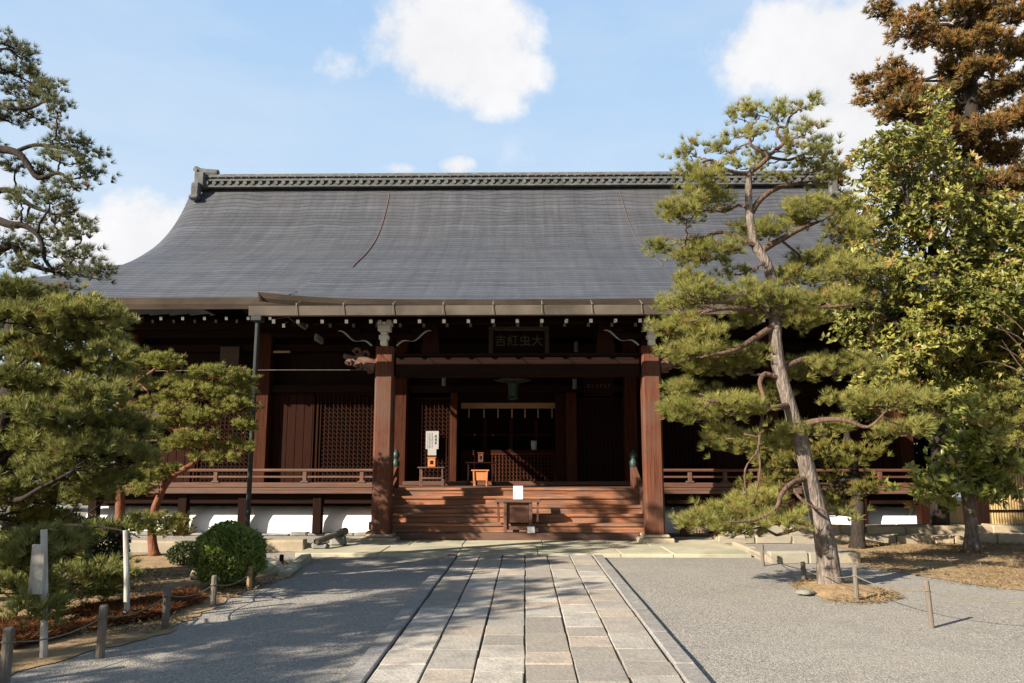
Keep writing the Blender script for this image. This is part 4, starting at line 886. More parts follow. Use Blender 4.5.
RP = [fence_post(763, 566, .34, 'fence post at the corner of stone kerb behind pine', .03),
      fence_post(804, 581, .26, 'short fence post just left of the pine trunk', .034),
      fence_post(857, 602, .40, 'fence post on the earth mound right of pine trunk', .03),
      fence_post(932, 628, .46, 'lone fence post on gravel, nearest right-hand one', .027, lean=-.02)]
def rope(a, c, label, sag=.06):
    g = MB(); pts = [a.lerp(c, t) - Vector((0, 0, sag * 4 * t * (1 - t))) for t in lin(0, 1, 14)]; g.tube(pts, .006, 5)
    g.build('rope', 'rope', label=label, cat='rope', group='ropes between the fence posts')
rope(LP[0], LP[1], 'sagging rope between edge post and litter post on the left'); rope(LP[1], LP[2], 'sagging rope along the rusty needle litter'); rope(LP[2], LP[3], 'sagging rope from the litter to thin dark post')
rope(LP[3], LP[4], 'sagging rope across the front of round bush'); rope(LP[4], LP[5], 'sagging rope between tan post and black post')
rope(RP[0], RP[1], 'sagging rope between kerb corner post and short post'); rope(RP[1], RP[2], 'sagging rope passing in front of pine trunk'); rope(RP[2], RP[3], 'sagging rope between mound post and lone gravel post')
rope(RP[3], gnd(1075, 640) + Vector((0, 0, .35)), 'sagging rope leaving the lone post toward right edge')
fence_post(1075, 640, .45, 'fence post beyond the right picture edge', .042)

# white painted props under the left pine
def white_prop(px, py, h, label, wide=None, r=.028):
    p = gnd(px, py, .04); o = empty('pine_prop', (p.x, p.y, .04), label, 'tree prop', 'white props under the left pine')
    ln = -.09 * h; g = MB(); g.tube([(p.x, p.y, .0), (p.x + ln * .5 + .006, p.y, h * .5), (p.x + ln, p.y, h)], [r * 1.1, r, r * .95], 10, rough=.06); g.build('pole', 'old_white', o)
    if wide: g = MB(); q_ = p.x + ln * .7; g.box(q_ - .085, q_ + .035, p.y - .06, p.y - .032, wide[0], wide[1], bev=.006); g.build('board', 'old_white', o)
white_prop(44, 653, 1.05, 'white pole with white board under the left pine', (.52, .93))
white_prop(127, 618, .92, 'plain slim white pole propping the left pine branch')

# right of the hall: tan shutter, dark post and bamboo fence
a = at(955, 520, 17.55); g = MB(); g.box(a.x - .14, a.x + .22, 17.5, 17.55, .34, .82, bev=.01); g.build('wooden_panel', 'bamboo', label='small yellow wooden panel beside the dark gate post', cat='panel', loc=(a.x, 17.5, .3))
a0, a1 = at(990, 520, 17.45).x, at(1300, 520, 17.45).x; bf = empty('bamboo_fence', (a0, 17.45, .33), 'yellow bamboo fence at the right picture edge', 'fence')
g = MB(); x = a0
while x < a1: g.tube([(x, 17.45, .33), (x, 17.45, 1.55)], .028, 8); x += .058
g.build('slats', 'bamboo', bf)
for z in (.62, 1.05, 1.45): g = MB(); g.tube([(a0 - .05, 17.405, z), (a1, 17.405, z)], .022, 8); g.build('rail', 'wood_dark', bf)
x = at(982, 520, 17.45).x; g = MB(); g.box(x - .13, x + .13, 17.38, 17.62, .32, 1.5, bev=.015); g.build('gate_post', 'wood_dark', label='thick dark wooden post at the end of bamboo fence', cat='post', loc=(x, 17.5, .32))
# ================================================================== TREES
def unit(a): return a / np.maximum(np.linalg.norm(a, axis=1, keepdims=True), 1e-9)
def wiggle(p0, p1, n, amp, seed=0):
    rr = random.Random(seed); pts = []; p0, p1 = Vector(p0), Vector(p1)
    for i in range(n + 1):
        t = i / n; o = amp * math.sin(math.pi * t); pts.append(p0.lerp(p1, t) + Vector((rr.uniform(-o, o), rr.uniform(-o, o), rr.uniform(-o, o) * .7)))
    return pts
def needles(pos, axis, length, tint, n, width, spread):
    """pos/axis/length/tint per tuft -> triangles"""
    T = len(pos); P = np.repeat(pos, n, 0); A = np.repeat(axis, n, 0); Ln = np.repeat(length, n) * rng.uniform(.7, 1.1, T * n)
    d = unit(A + unit(rng.normal(size=(T * n, 3))) * spread); side = unit(np.cross(d, unit(rng.normal(size=(T * n, 3))))) * (width / 2)
    b = P + d * (Ln * .06)[:, None]; V = np.stack([b - side, b + side, P + d * Ln[:, None]], 1).reshape(-1, 3)
    tt = np.clip(np.repeat(tint, n, 0) + rng.normal(0, .08, (T * n, 1)), 0, 1)
    C = np.concatenate([tt, np.ones((T * n, 1))], 1); C = np.repeat(C, 3, 0); F = np.arange(len(V)).reshape(-1, 3)
    return V, F, C
def leaves(pos, axis, length, tint, width):
    """folded diamond leaves, one per row"""
    n = len(pos); d = unit(axis); s = unit(np.cross(d, unit(rng.normal(size=(n, 3))))); up = np.cross(s, d)
    L_ = length[:, None]; Wd = L_ * width
    a = pos; m1 = pos + d * L_ * .5 + s * Wd / 2 + up * Wd * .18; m2 = pos + d * L_ * .5 - s * Wd / 2 + up * Wd * .18; tip = pos + d * L_ - up * L_ * .08; mid = pos + d * L_ * .5
    V = np.stack([a, m1, tip, m2], 1).reshape(-1, 3); k = np.arange(n)[:, None] * 4
    F = np.concatenate([k + np.array([[0, 1, 2]]), k + np.array([[0, 2, 3]])], 0)
    C = np.repeat(np.concatenate([tint, np.ones((n, 1))], 1), 4, 0); return V, F, C
def pine(name, label, base, trunk, pads, bark, needle, limbs=(), cat='pine tree', group=None, per_sub=150, tufts=9, nn=24, nlen=.115, nwid=.0065, depth=1.0, brown=.03, sun=.0, trunk_n=12, tw=.008, mats2=None, dj=.0, spread=.75, flat=.55, reach=6.0):
    """trunk: [(Vector, radius)], limbs: [[(Vector, radius)..]], pads: (centre, rx, ry(depth), rz, area_px)"""
    root = empty(name, base, label, cat, group); tb = MB(); tp = [Vector(p) for p, r in trunk]
    dense, rad = [], []
    for i in range(len(trunk) - 1):                     # round the trunk out with in-between rings
        for k in range(4):
            t = k / 4; a, c = trunk[i], trunk[i + 1]
            pa = Vector(trunk[max(i - 1, 0)][0]); pd = Vector(trunk[min(i + 2, len(trunk) - 1)][0]); p1, p2 = Vector(a[0]), Vector(c[0])
            p = .5 * ((2 * p1) + (p2 - pa) * t + (2 * pa - 5 * p1 + 4 * p2 - pd) * t * t + (3 * p1 - pa - 3 * p2 + pd) * t**3)
            dense.append(p); rad.append(a[1] + (c[1] - a[1]) * t)
    dense.append(Vector(trunk[-1][0])); rad.append(trunk[-1][1]); random.seed(len(pads))
    if base[2] <= .2 and abs(dense[0].z - base[2]) < .3:
        rad[0] *= 1.35; rad[1] *= 1.1
    tb.tube(dense, rad, trunk_n, rough=.07); tb.build('trunk', bark, root, smooth=True)
    anchors = [(p, r) for p, r in zip(dense, rad)]; lb = MB(); seeds = 0
    for lm in limbs:
        pts = [Vector(p) for p, r in lm]; rs = [r for p, r in lm]; dn, dr = [], []
        for i in range(len(pts) - 1):
            for k in range(4):
                t = k / 4; pa, p1, p2, pd = pts[max(i - 1, 0)], pts[i], pts[i + 1], pts[min(i + 2, len(pts) - 1)]
                dn.append(.5 * ((2 * p1) + (p2 - pa) * t + (2 * pa - 5 * p1 + 4 * p2 - pd) * t * t + (3 * p1 - pa - 3 * p2 + pd) * t**3)); dr.append(rs[i] + (rs[i + 1] - rs[i]) * t)
        dn.append(pts[-1]); dr.append(rs[-1]); MB().tube(dn, dr, 8, rough=.08).build('limb', mats2 or bark, root, smooth=True); anchors += list(zip(dn, dr))
    tp_, ta_, tc_ = [], [], []
    for pi, (c, rx, ry, rz, area) in enumerate(pads):
        c = Vector(c); rr = random.Random(pi * 7 + 1)
        under = c - Vector((0, 0, rz * .5))
        best = min(anchors[1:], key=lambda q_: (q_[0] - under).length + (.6 if q_[0].z > under.z + .35 else 0))
        if (best[0] - under).length > .12:
            br = wiggle(best[0], under, 7, min(.16, (best[0] - under).length * .12), pi); r0 = max(.012, min(best[1] * .6, .012 + .02 * (best[0] - under).length)); MB().tube(br, [r0 + (.010 - r0) * i / 7 for i in range(8)], 6, rough=.1).build('branch', mats2 or bark, root, smooth=True)
        else: br = [best[0], under]
        ns = max(3, int(area / per_sub)); ptone = rr.uniform(-.16, .16); ncl = 0
        for s_ in range(ns):
            th = rr.uniform(0, 2 * math.pi); q_ = math.sqrt(rr.random()); zf = math.sqrt(max(0, 1 - q_ * q_))
            wob = 1 + .22 * math.sin(th * 3 + pi) + .12 * math.sin(th * 5 + pi * 2)
            o = Vector((q_ * math.cos(th) * rx * wob, q_ * math.sin(th) * ry * wob, rz * (rr.uniform(-.45, 1.0) * zf - .1)))
            sp_ = c + o; mid = under + Vector((o.x, o.y, 0)) * .55
            if s_ % 2 == 0: lb.tube([under, mid + Vector((rr.uniform(-.03, .03), 0, rr.uniform(-.03, .02))), sp_ - Vector((0, 0, .02))], [tw, tw * .8, tw * .5], 4, cap=False)
            out = o.copy(); out.z *= .6
            out = out.normalized() if out.length > 1e-4 else Vector((0, 0, 1)); hgt = (o.z / rz) if rz else 0
            for k in range(tufts):
                j = Vector((rr.gauss(0, 1), rr.gauss(0, 1), rr.gauss(0, .7))) * nlen * .62
                ax = (Vector((0, 0, flat + rr.uniform(0, .4))) + out * rr.uniform(.2, .9) + Vector((rr.gauss(0, .35), rr.gauss(0, .35), rr.gauss(0, .25)))).normalized()
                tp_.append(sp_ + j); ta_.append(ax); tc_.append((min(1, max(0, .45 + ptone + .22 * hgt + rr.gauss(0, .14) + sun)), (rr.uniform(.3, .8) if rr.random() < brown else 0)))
    lb.build('twigs', mats2 or bark, root, smooth=True, kind='stuff')
    pos, ax, tc__ = np.array(tp_), np.array(ta_), np.array(tc_)
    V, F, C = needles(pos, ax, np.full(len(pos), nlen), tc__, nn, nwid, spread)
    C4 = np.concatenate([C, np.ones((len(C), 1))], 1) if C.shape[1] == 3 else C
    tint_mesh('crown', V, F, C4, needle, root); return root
def pads_px(lst, D, dj=.6, kd=.95, seed=1, k=1.0):
    rr = random.Random(seed); out = []
    for e in lst:
        px, py, rx, ry = e[:4]; d = (e[4] if len(e) > 4 else D + rr.uniform(-dj, dj)); s_ = 1 / ppm(d)
        out.append((at(px, py, d), rx * s_, rx * s_ * kd, ry * s_ * 1.15, rx * ry * math.pi * k * (.62 if py < 180 and D < 12 and px > 500 else 1)))
    return out
def trk(lst): return [(at(px, py, D), r) for px, py, D, r in lst]

# ---- the leaning black pine right of the path
b0 = gnd(831, 588); D0 = b0.y
T = [(Vector((b0.x, b0.y, -.02)), .17)] + trk([(826, 548, D0, .135), (815, 500, D0 + .05, .115), (806, 465, D0, .105), (797, 430, D0, .1), (788, 400, D0, .095), (778, 365, D0, .09), (775, 330, D0, .085), (775, 300, D0, .08), (772, 280, D0, .075), (764, 258, D0, .07), (755, 244, D0, .062), (750, 218, D0, .055), (748.5, 195, D0, .05), (749, 173, D0, .042)])
lim = [trk([(749, 173, D0, .035), (760, 165, D0 - .1, .034), (768, 156, D0 - .1, .032), (759, 150, D0 - .1, .028), (750, 143, D0 - .1, .022), (752, 126, D0 - .1, .014)]),
       trk([(768, 156, D0 - .1, .03), (780, 147, D0, .028), (783, 142, D0, .026), (777, 133, D0, .024), (779, 127, D0, .022), (786, 127, D0, .02), (790, 117, D0, .017), (802, 106, D0, .01)]),
       trk([(768, 157, D0 - .1, .026), (788, 160, D0 + .2, .02), (800, 156, D0 + .3, .016), (813, 150, D0 + .3, .01)]),
       trk([(748, 174, D0, .03), (735, 172, D0 - .1, .028), (722, 168, D0 - .2, .024), (712, 160, D0 - .2, .018), (700, 163, D0 - .3, .014)]),
       trk([(752, 212, D0, .045), (760, 200, D0 + .1, .042), (775, 189, D0 + .2, .036), (790, 185, D0 + .3, .028), (808, 182, D0 + .4, .018)]),
       trk([(757, 246, D0, .045), (740, 240, D0 - .1, .032), (722, 232, D0 - .2, .026), (700, 238, D0 - .3, .02), (676, 240, D0 - .3, .012)]),
       trk([(762, 250, D0, .05), (780, 240, D0 + .1, .044), (800, 229, D0 + .2, .034), (818, 222, D0 + .3, .02)]),
       trk([(782, 241, D0 + .1, .02), (798, 254, D0 + .3, .018), (806, 262, D0 + .4, .015), (822, 258, D0 + .5, .01)]),
       trk([(775, 318, D0, .055), (752, 310, D0 - .2, .044), (728, 308, D0 - .4, .034), (704, 312, D0 - .5, .018)]),
       trk([(776, 314, D0, .05), (795, 312, D0 - .2, .04), (820, 308, D0 - .3, .026), (850, 305, D0 - .3, .012)]),
       trk([(775, 325, D0, .05), (752, 340, D0 - .2, .042), (735, 350, D0 - .4, .03), (705, 356, D0 - .5, .014)]),
       trk([(790, 405, D0, .05), (770, 408, D0 - .3, .04), (740, 405, D0 - .5, .028), (705, 400, D0 - .6, .014)]),
       trk([(780, 370, D0, .045), (796, 362, D0 + .1, .038), (812, 358, D0 + .2, .028), (840, 364, D0 + .3, .014)]),
       trk([(783, 380, D0, .04), (765, 374, D0 - .1, .036), (760, 384, D0 - .2, .03), (764, 400, D0 - .25, .024), (760, 430, D0 - .3, .018), (758, 450, D0 - .35, .014), (745, 470, D0 - .4, .012), (747, 500, D0 - .4, .008)]),
       trk([(758, 445, D0 - .35, .014), (760, 470, D0 - .35, .012), (755, 500, D0 - .3, .008)]),
       trk([(800, 425, D0, .045), (822, 420, D0 - .2, .038), (845, 420, D0 - .4, .03), (868, 427, D0 - .5, .02), (885, 412, D0 - .6, .010)]),
       trk([(808, 478, D0, .04), (792, 483, D0 - .2, .034), (781, 495, D0 - .4, .03), (776, 508, D0 - .5, .024), (755, 520, D0 - .6, .018), (728, 522, D0 - .7, .010)]),
       trk([(790, 484, D0 - .2, .022), (800, 498, D0 - .3, .02), (812, 506, D0 - .35, .016), (828, 512, D0 - .4, .008)])]
PM = [(802, 105, 15, 7), (776, 113, 11, 9), (760, 111, 13, 9), (745, 117, 15, 7), (735, 134, 13, 7), (756, 131, 9, 5), (805, 131, 15, 8), (820, 141, 13, 9), (813, 154, 13, 6), (791, 150, 12, 6), (768, 160, 16, 7), (748, 165, 16, 7), (725, 150, 14, 8), (695, 152, 15, 9), (690, 174, 20, 10), (712, 178, 18, 8), (808, 169, 19, 8), (784, 176, 13, 5), (830, 158, 8, 5), (826, 178, 16, 9),
      (697, 196, 25, 8), (686, 214, 24, 10), (708, 207, 20, 7), (682, 250, 28, 9), (705, 256, 26, 7), (724, 248, 16, 6), (752, 230, 25, 8), (770, 232, 16, 7), (812, 213, 30, 11), (838, 206, 20, 9), (850, 232, 24, 10), (826, 258, 26, 11), (845, 270, 26, 10), (800, 278, 24, 11), (692, 279, 22, 6), (738, 272, 12, 5),
      (680, 303, 24, 9), (702, 293, 28, 9), (752, 289, 18, 7), (770, 302, 32, 8), (815, 302, 36, 9), (845, 300, 24, 9), (685, 328, 24, 10), (708, 331, 24, 10), (738, 322, 15, 7), (800, 322, 26, 8), (700, 352, 28, 7), (743, 353, 24, 6), (684, 357, 20, 9), (732, 364, 32, 10), (708, 368, 20, 9), (838, 366, 38, 12), (798, 372, 18, 9),
      (690, 393, 24, 10), (690, 414, 26, 12), (728, 408, 34, 9), (769, 398, 18, 7), (748, 443, 42, 11), (714, 436, 18, 8), (812, 430, 34, 9), (880, 401, 46, 10), (910, 431, 26, 8),
      (757, 502, 28, 8), (735, 512, 34, 10), (708, 525, 27, 9), (775, 520, 24, 7), (826, 513, 18, 6), (742, 530, 26, 6)]
pine('pine_tree', 'tall leaning pine with layered needle pads right of the path', (b0.x, b0.y, 0), T, pads_px(PM, D0, .45, .95, 3), 'bark_grey', 'needle_sunny', lim, per_sub=46, tufts=9, nn=36, nlen=.125, nwid=.0065, brown=.05, mats2='bark_brown')

# ---- tall dark pine, upper left, its trunk outside the picture
DA = 9.9
T = [(at(-115, 560, DA), .2)]; T = [(Vector((T[0][0].x, DA, -.02)), .22)] + trk([(-110, 450, DA, .2), (-85, 330, DA, .17), (-60, 240, DA, .15), (-45, 160, DA, .12), (-30, 90, DA, .09), (-15, 40, DA, .06)])
lim = [trk([(-75, 290, DA, .08), (-30, 272, DA - .2, .06), (10, 245, DA - .3, .05), (25, 262, DA - .3, .04), (55, 272, DA - .3, .02)]),
       trk([(-60, 235, DA, .08), (-25, 215, DA, .06), (8, 224, DA - .2, .05), (25, 226, DA - .2, .035), (40, 238, DA - .2, .03), (45, 260, DA - .2, .02), (55, 275, DA - .2, .01)]),
       trk([(-50, 185, DA, .07), (-20, 195, DA + .2, .05), (8, 190, DA + .2, .04), (30, 205, DA + .2, .03), (55, 215, DA + .1, .015)]),
       trk([(-45, 150, DA, .08), (-15, 148, DA - .2, .06), (15, 152, DA - .3, .045), (27, 163, DA - .3, .04), (38, 178, DA - .3, .034), (58, 173, DA - .3, .026), (72, 182, DA - .3, .012)]),
       trk([(15, 152, DA - .3, .03), (35, 145, DA - .3, .025), (60, 148, DA - .3, .02), (85, 155, DA - .3, .01)]),
       trk([(-32, 100, DA, .05), (-10, 105, DA - .1, .04), (8, 108, DA - .2, .03), (30, 108, DA - .2, .022), (50, 98, DA - .2, .01)])]
PA = [(8, 42, 18, 7), (22, 55, 14, 6), (6, 66, 22, 9), (30, 78, 20, 8), (52, 92, 18, 9), (22, 96, 22, 8), (58, 108, 14, 8), (35, 114, 20, 7), (10, 118, 20, 8), (70, 140, 18, 7), (88, 152, 16, 9), (60, 158, 20, 8), (90, 172, 14, 8), (75, 185, 16, 7), (40, 172, 16, 7), (15, 168, 16, 6), (50, 200, 20, 7), (22, 200, 18, 7), (75, 208, 12, 5), (30, 220, 18, 6), (68, 224, 20, 8), (82, 235, 12, 7), (55, 236, 18, 7), (10, 240, 18, 7), (45, 252, 20, 6), (75, 255, 22, 7), (100, 268, 18, 5), (62, 272, 26, 6), (20, 268, 22, 6), (88, 275, 16, 4), (-20, 60, 24, 9), (-40, 110, 26, 10), (-25, 150, 24, 9), (-45, 190, 24, 9), (-80, 150, 30, 10), (-60, 80, 28, 10)]
bA = T[0][0]; pine('pine_tree', 'tall dark pine against the sky at upper left edge', (bA.x, bA.y, 0), T, pads_px(PA, DA, .5, .95, 5), 'bark_dark', 'needle_blue', lim, per_sub=52, tufts=8, nn=28, nlen=.105, nwid=.007, flat=.35)

# ---- broad green pine filling the lower left
DB = 9.4
T = [(Vector((at(-40, 600, DB).x, DB, -.02)), .2)] + trk([(-30, 540, DB, .17), (-8, 470, DB, .14), (6, 410, DB, .12), (14, 370, DB, .1), (11, 335, DB, .08), (18, 305, DB, .05)])
lim = [trk([(-8, 470, DB, 0.033), (20, 445, DB - .3, 0.028), (55, 425, DB - .4, 0.019), (95, 425, DB - .5, 0.008)]),
       trk([(4, 420, DB, 0.033), (35, 400, DB + .2, 0.028), (62, 405, DB + .3, 0.022), (76, 415, DB + .3, 0.022), (85, 430, DB + .3, 0.017), (112, 445, DB + .2, 0.007)]),
       trk([(12, 375, DB, 0.028), (40, 350, DB - .2, 0.022), (65, 330, DB - .2, 0.015), (95, 325, DB - .3, 0.007)]),
       trk([(-15, 490, DB, 0.033), (15, 500, DB - .8, 0.028), (40, 488, DB - 1.0, 0.022), (75, 470, DB - 1.1, 0.011)]),
       trk([(-20, 510, DB, 0.030), (20, 530, DB - .6, 0.022), (70, 525, DB - .7, 0.017), (120, 530, DB - .7, 0.010), (140, 538, DB - .7, 0.006)]),
       trk([(-25, 530, DB, 0.028), (10, 565, DB - 1.2, 0.022), (45, 580, DB - 1.4, 0.017), (90, 585, DB - .9, 0.008)])]
PB = [(15, 292, 34, 9), (50, 302, 34, 10), (85, 312, 30, 10), (112, 322, 18, 8), (20, 318, 34, 10), (60, 330, 34, 11), (98, 340, 26, 10), (115, 352, 18, 8), (20, 345, 32, 10), (55, 358, 34, 11), (90, 366, 28, 10), (118, 380, 20, 9), (18, 380, 34, 11), (55, 388, 34, 11), (92, 398, 30, 11), (22, 410, 34, 11), (62, 415, 36, 11), (104, 422, 30, 11), (128, 432, 20, 8), (20, 436, 34, 11), (60, 444, 36, 12), (100, 450, 34, 11), (135, 458, 24, 8), (28, 466, 36, 11), (70, 472, 36, 11), (108, 478, 30, 10), (20, 495, 36, 11), (55, 498, 30, 9), (105, 495, 24, 6), (28, 520, 34, 10), (20, 548, 28, 9), (125, 528, 22, 6, 8.9),
      (38, 548, 22, 7, 7.0), (20, 560, 18, 6, 7.0), (60, 540, 26, 8, 7.3), (25, 588, 26, 9, 7.2), (42, 612, 14, 6, 6.8), (14, 578, 24, 9, 8.2), (30, 600, 20, 8, 8.0), (100, 574, 26, 7, 8.7), (85, 590, 20, 7, 8.6), (112, 586, 18, 6, 8.7), (-30, 300, 36, 12), (-50, 340, 40, 12), (-40, 390, 40, 12), (-60, 440, 40, 12), (-40, 490, 40, 12), (-70, 380, 40, 12), (-60, 540, 40, 12), (-90, 470, 40, 12)]
bB = T[0][0]; pine('pine_tree', 'broad bushy green pine at the lower left, propped by poles', (bB.x, bB.y, 0), T, pads_px(PB, DB, .75, .95, 8), 'bark_dark', 'needle_deep', lim, per_sub=42, tufts=9, nn=30, nlen=.12, nwid=.009, brown=.03)

# ---- two small red-barked pines in front of the left veranda
DC = gnd(155, 556).y; bC = gnd(155, 556)
T = [(Vector((bC.x, bC.y, -.02)), .09)] + trk([(152, 535, DC, 0.076), (154, 512, DC, 0.068), (163, 489, DC, 0.061), (174, 475, DC, 0.058), (189, 466, DC, 0.054), (202, 453, DC - .1, 0.047), (208, 440, DC - .2, 0.036), (206, 425, DC - .2, 0.025)])
lim = [trk([(208, 440, DC - .2, .04), (212, 430, DC - .3, .035), (222, 412, DC - .3, .028), (215, 405, DC - .3, .024), (205, 396, DC - .3, .018)]), trk([(205, 425, DC - .2, .03), (190, 428, DC - .3, .025), (175, 430, DC - .4, .015)]), trk([(215, 428, DC - .3, .028), (228, 432, DC - .2, .02), (240, 440, DC - .2, .01)]), trk([(214, 405, DC - .3, .022), (224, 402, DC - .2, .018), (236, 392, DC - .2, .01)])]
PC = [(213, 374, 22, 7), (236, 380, 16, 8), (186, 381, 18, 6), (246, 395, 9, 8), (200, 390, 18, 5), (232, 406, 20, 8), (205, 418, 18, 6), (180, 412, 20, 6), (168, 424, 20, 7), (198, 438, 22, 6), (236, 448, 17, 7), (218, 458, 18, 5), (178, 446, 16, 6), (246, 425, 10, 8), (160, 470, 18, 7), (142, 476, 18, 8), (135, 490, 16, 6), (178, 398, 14, 5), (218, 395, 14, 5), (155, 522, 26, 8), (175, 530, 14, 6)]
pine('pine_tree', 'small red pine leaning right before the left veranda railing', (bC.x, bC.y, 0), T, pads_px(PC, DC - .2, .4, .95, 13, 1.1), 'bark_red', 'needle_red_pine', lim, per_sub=24, tufts=9, nn=24, nlen=.10, nwid=.011, brown=.02)
DE = 14.0; e0 = at(121, 556, DE)
T = [(Vector((e0.x, DE, -.02)), .095)] + trk([(120, 500, DE, 0.083), (119, 450, DE, 0.075), (121, 420, DE, 0.071), (122, 398, DE, 0.064), (124, 388, DE, 0.045)])
lim = [trk([(123, 392, DE, .06), (112, 383, DE, .045), (103, 380, DE, .02)]), trk([(124, 390, DE, .06), (136, 381, DE - .1, .045), (149, 374, DE - .1, .032), (160, 364, DE - .1, .015)]), trk([(121, 412, DE, .03), (108, 412, DE - .2, .02), (92, 415, DE - .2, .01)]), trk([(136, 381, DE - .1, .025), (148, 391, DE - .2, .018)])]
PE = [(161, 361, 19, 6), (140, 362, 13, 5), (132, 370, 12, 5), (114, 370, 12, 5), (172, 368, 12, 5), (150, 385, 14, 5), (140, 410, 15, 5), (158, 402, 14, 5), (105, 425, 18, 6), (142, 435, 20, 6)]
pine('pine_tree', 'small red pine with upright forked trunk behind broad pine', (e0.x, DE, 0), T, pads_px(PE, DE, .3, .95, 21, 1.1), 'bark_red', 'needle_red_pine', lim, per_sub=24, tufts=9, nn=24, nlen=.10, nwid=.011)

# ---- slender young pine behind the leaning pine
DF = 15.7; f0 = at(858, 545, DF)
T = [(Vector((f0.x, DF, 0)), .14)] + trk([(858, 520, DF, .12), (859, 495, DF, .10), (852, 460, DF, .08), (846, 430, DF, .05)])
PF = [(770, 462, 16, 12), (766, 484, 18, 12), (782, 478, 16, 14), (776, 500, 16, 8), (800, 460, 18, 10), (826, 452, 22, 10), (848, 462, 24, 10), (838, 480, 24, 11), (866, 490, 20, 8), (822, 496, 18, 9), (846, 500, 18, 8), (870, 450, 20, 8)]
pine('pine_tree', 'low olive young pine half hidden behind the leaning pine', (f0.x, DF, 0), T, pads_px(PF, DF, .6, .9, 31), 'bark_dark', 'needle_young', (), per_sub=62, tufts=9, nn=24, nlen=.14, nwid=.012, spread=.6)

# ---- broadleaf trees
def broadleaf(name, label, base, trunk, blobs, bark, leaf, ll=.13, lw=.36, dens=1.0, ros=7, cat='tree', group=None, limbs=(), brown=.03, sun=0., fill=.35):
    """blobs: (centre, rx, ry, rz, n rosettes)"""
    root = empty(name, base, label, cat, group); tb = MB(); random.seed(len(blobs) + int(abs(base[0]) * 10)); pts = [Vector(p) for p, r in trunk]
    rr_ = [r for p, r in trunk]; rr_[0] *= 1.25; tb.tube(pts, rr_, 10, rough=.08); tb.build('trunk', bark, root, smooth=True); lb = MB(); anchors = list(zip(pts, rr_))
    for lm in limbs: MB().tube([p for p, r in lm], [r for p, r in lm], 7, rough=.08).build('limb', bark, root, smooth=True); anchors += lm
    P, A, C = [], [], []
    for bi, (c, rx, ry, rz, n) in enumerate(blobs):
        c = Vector(c); rr = random.Random(bi * 13 + 5); best = min(anchors[1:], key=lambda q_: (q_[0] - c).length); br = wiggle(best[0], c, 6, .12, bi); r0 = min(best[1] * .6, .05)
        MB().tube(br, [r0 + (.010 - r0) * i / 6 for i in range(7)], 6, rough=.1).build('branch', bark, root, smooth=True); tone = rr.uniform(-.15, .15); subs = max(3, int(n / 9))
        for s_ in range(subs):
            d = Vector((rr.gauss(0, 1), rr.gauss(0, 1), rr.gauss(0, 1))).normalized(); k = 1 - fill * rr.random() ** .7
            sc_ = c + Vector((d.x * rx, d.y * ry, d.z * rz)) * k; st_ = tone + rr.gauss(0, .12)
            if s_ % 2 == 0: lb.tube([c.lerp(sc_, .2), c.lerp(sc_, .65) + Vector((0, 0, -.04)), sc_], [.012, .009, .005], 4, cap=False)
            for r_ in range(9):
                p = sc_ + Vector((rr.gauss(0, 1), rr.gauss(0, 1), rr.gauss(0, .8))) * ll * 1.15
                ax = (d * .7 + Vector((0, 0, .55)) + Vector((rr.gauss(0, .4), rr.gauss(0, .4), rr.gauss(0, .3)))).normalized()
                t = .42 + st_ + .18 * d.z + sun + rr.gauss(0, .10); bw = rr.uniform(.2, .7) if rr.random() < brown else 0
                a1 = ax.orthogonal().normalized(); a2 = ax.cross(a1); ph = rr.random() * 6.28
                for l_ in range(ros):
                    an = ph + l_ * 6.2832 / ros + rr.uniform(-.3, .3); v = (a1 * math.cos(an) + a2 * math.sin(an)) * .9 + ax * rr.uniform(.15, .7)
                    P.append(p); A.append(v); C.append((min(1, max(0, t + rr.gauss(0, .12))), bw))
    lb.build('twigs', bark, root, smooth=True, kind='stuff')
    P, A, C = np.array(P), np.array(A), np.array(C); V, F, CC = leaves(P, A, rng.uniform(.7, 1.15, len(P)) * ll, C, lw)
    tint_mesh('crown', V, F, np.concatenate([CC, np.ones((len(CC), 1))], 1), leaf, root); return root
def blobs_px(lst, D, dj, seed, per, k=1):
    rr = random.Random(seed); out = []
    for e in lst:
        px, py, rx, ry = e[:4]; d = e[4] if len(e) > 4 else D + rr.uniform(-dj, dj); s_ = 1 / ppm(d); out.append((at(px, py, d), rx * s_, rx * s_ * k, ry * s_, max(9, rx * ry * math.pi / per)))
    return out
DG = 17.2
T = [(Vector((at(940, 530, DG).x, DG, .0)), .16)] + trk([(938, 430, DG, .14), (936, 340, DG, .12), (932, 260, DG, .10), (934, 200, DG, .07), (938, 130, DG, .03)])
lim = [trk([(933, 270, DG, .06), (918, 240, DG - .5, .05), (908, 205, DG - .9, .045), (906, 190, DG - .9, .045)]), trk([(934, 262, DG, .05), (944, 235, DG - .5, .04), (950, 222, DG - .7, .02)]), trk([(936, 300, DG, .05), (970, 260, DG - .2, .04), (1000, 220, DG, .02)]), trk([(936, 350, DG, .05), (890, 320, DG - .8, .035), (868, 305, DG - 1.2, .02)])]
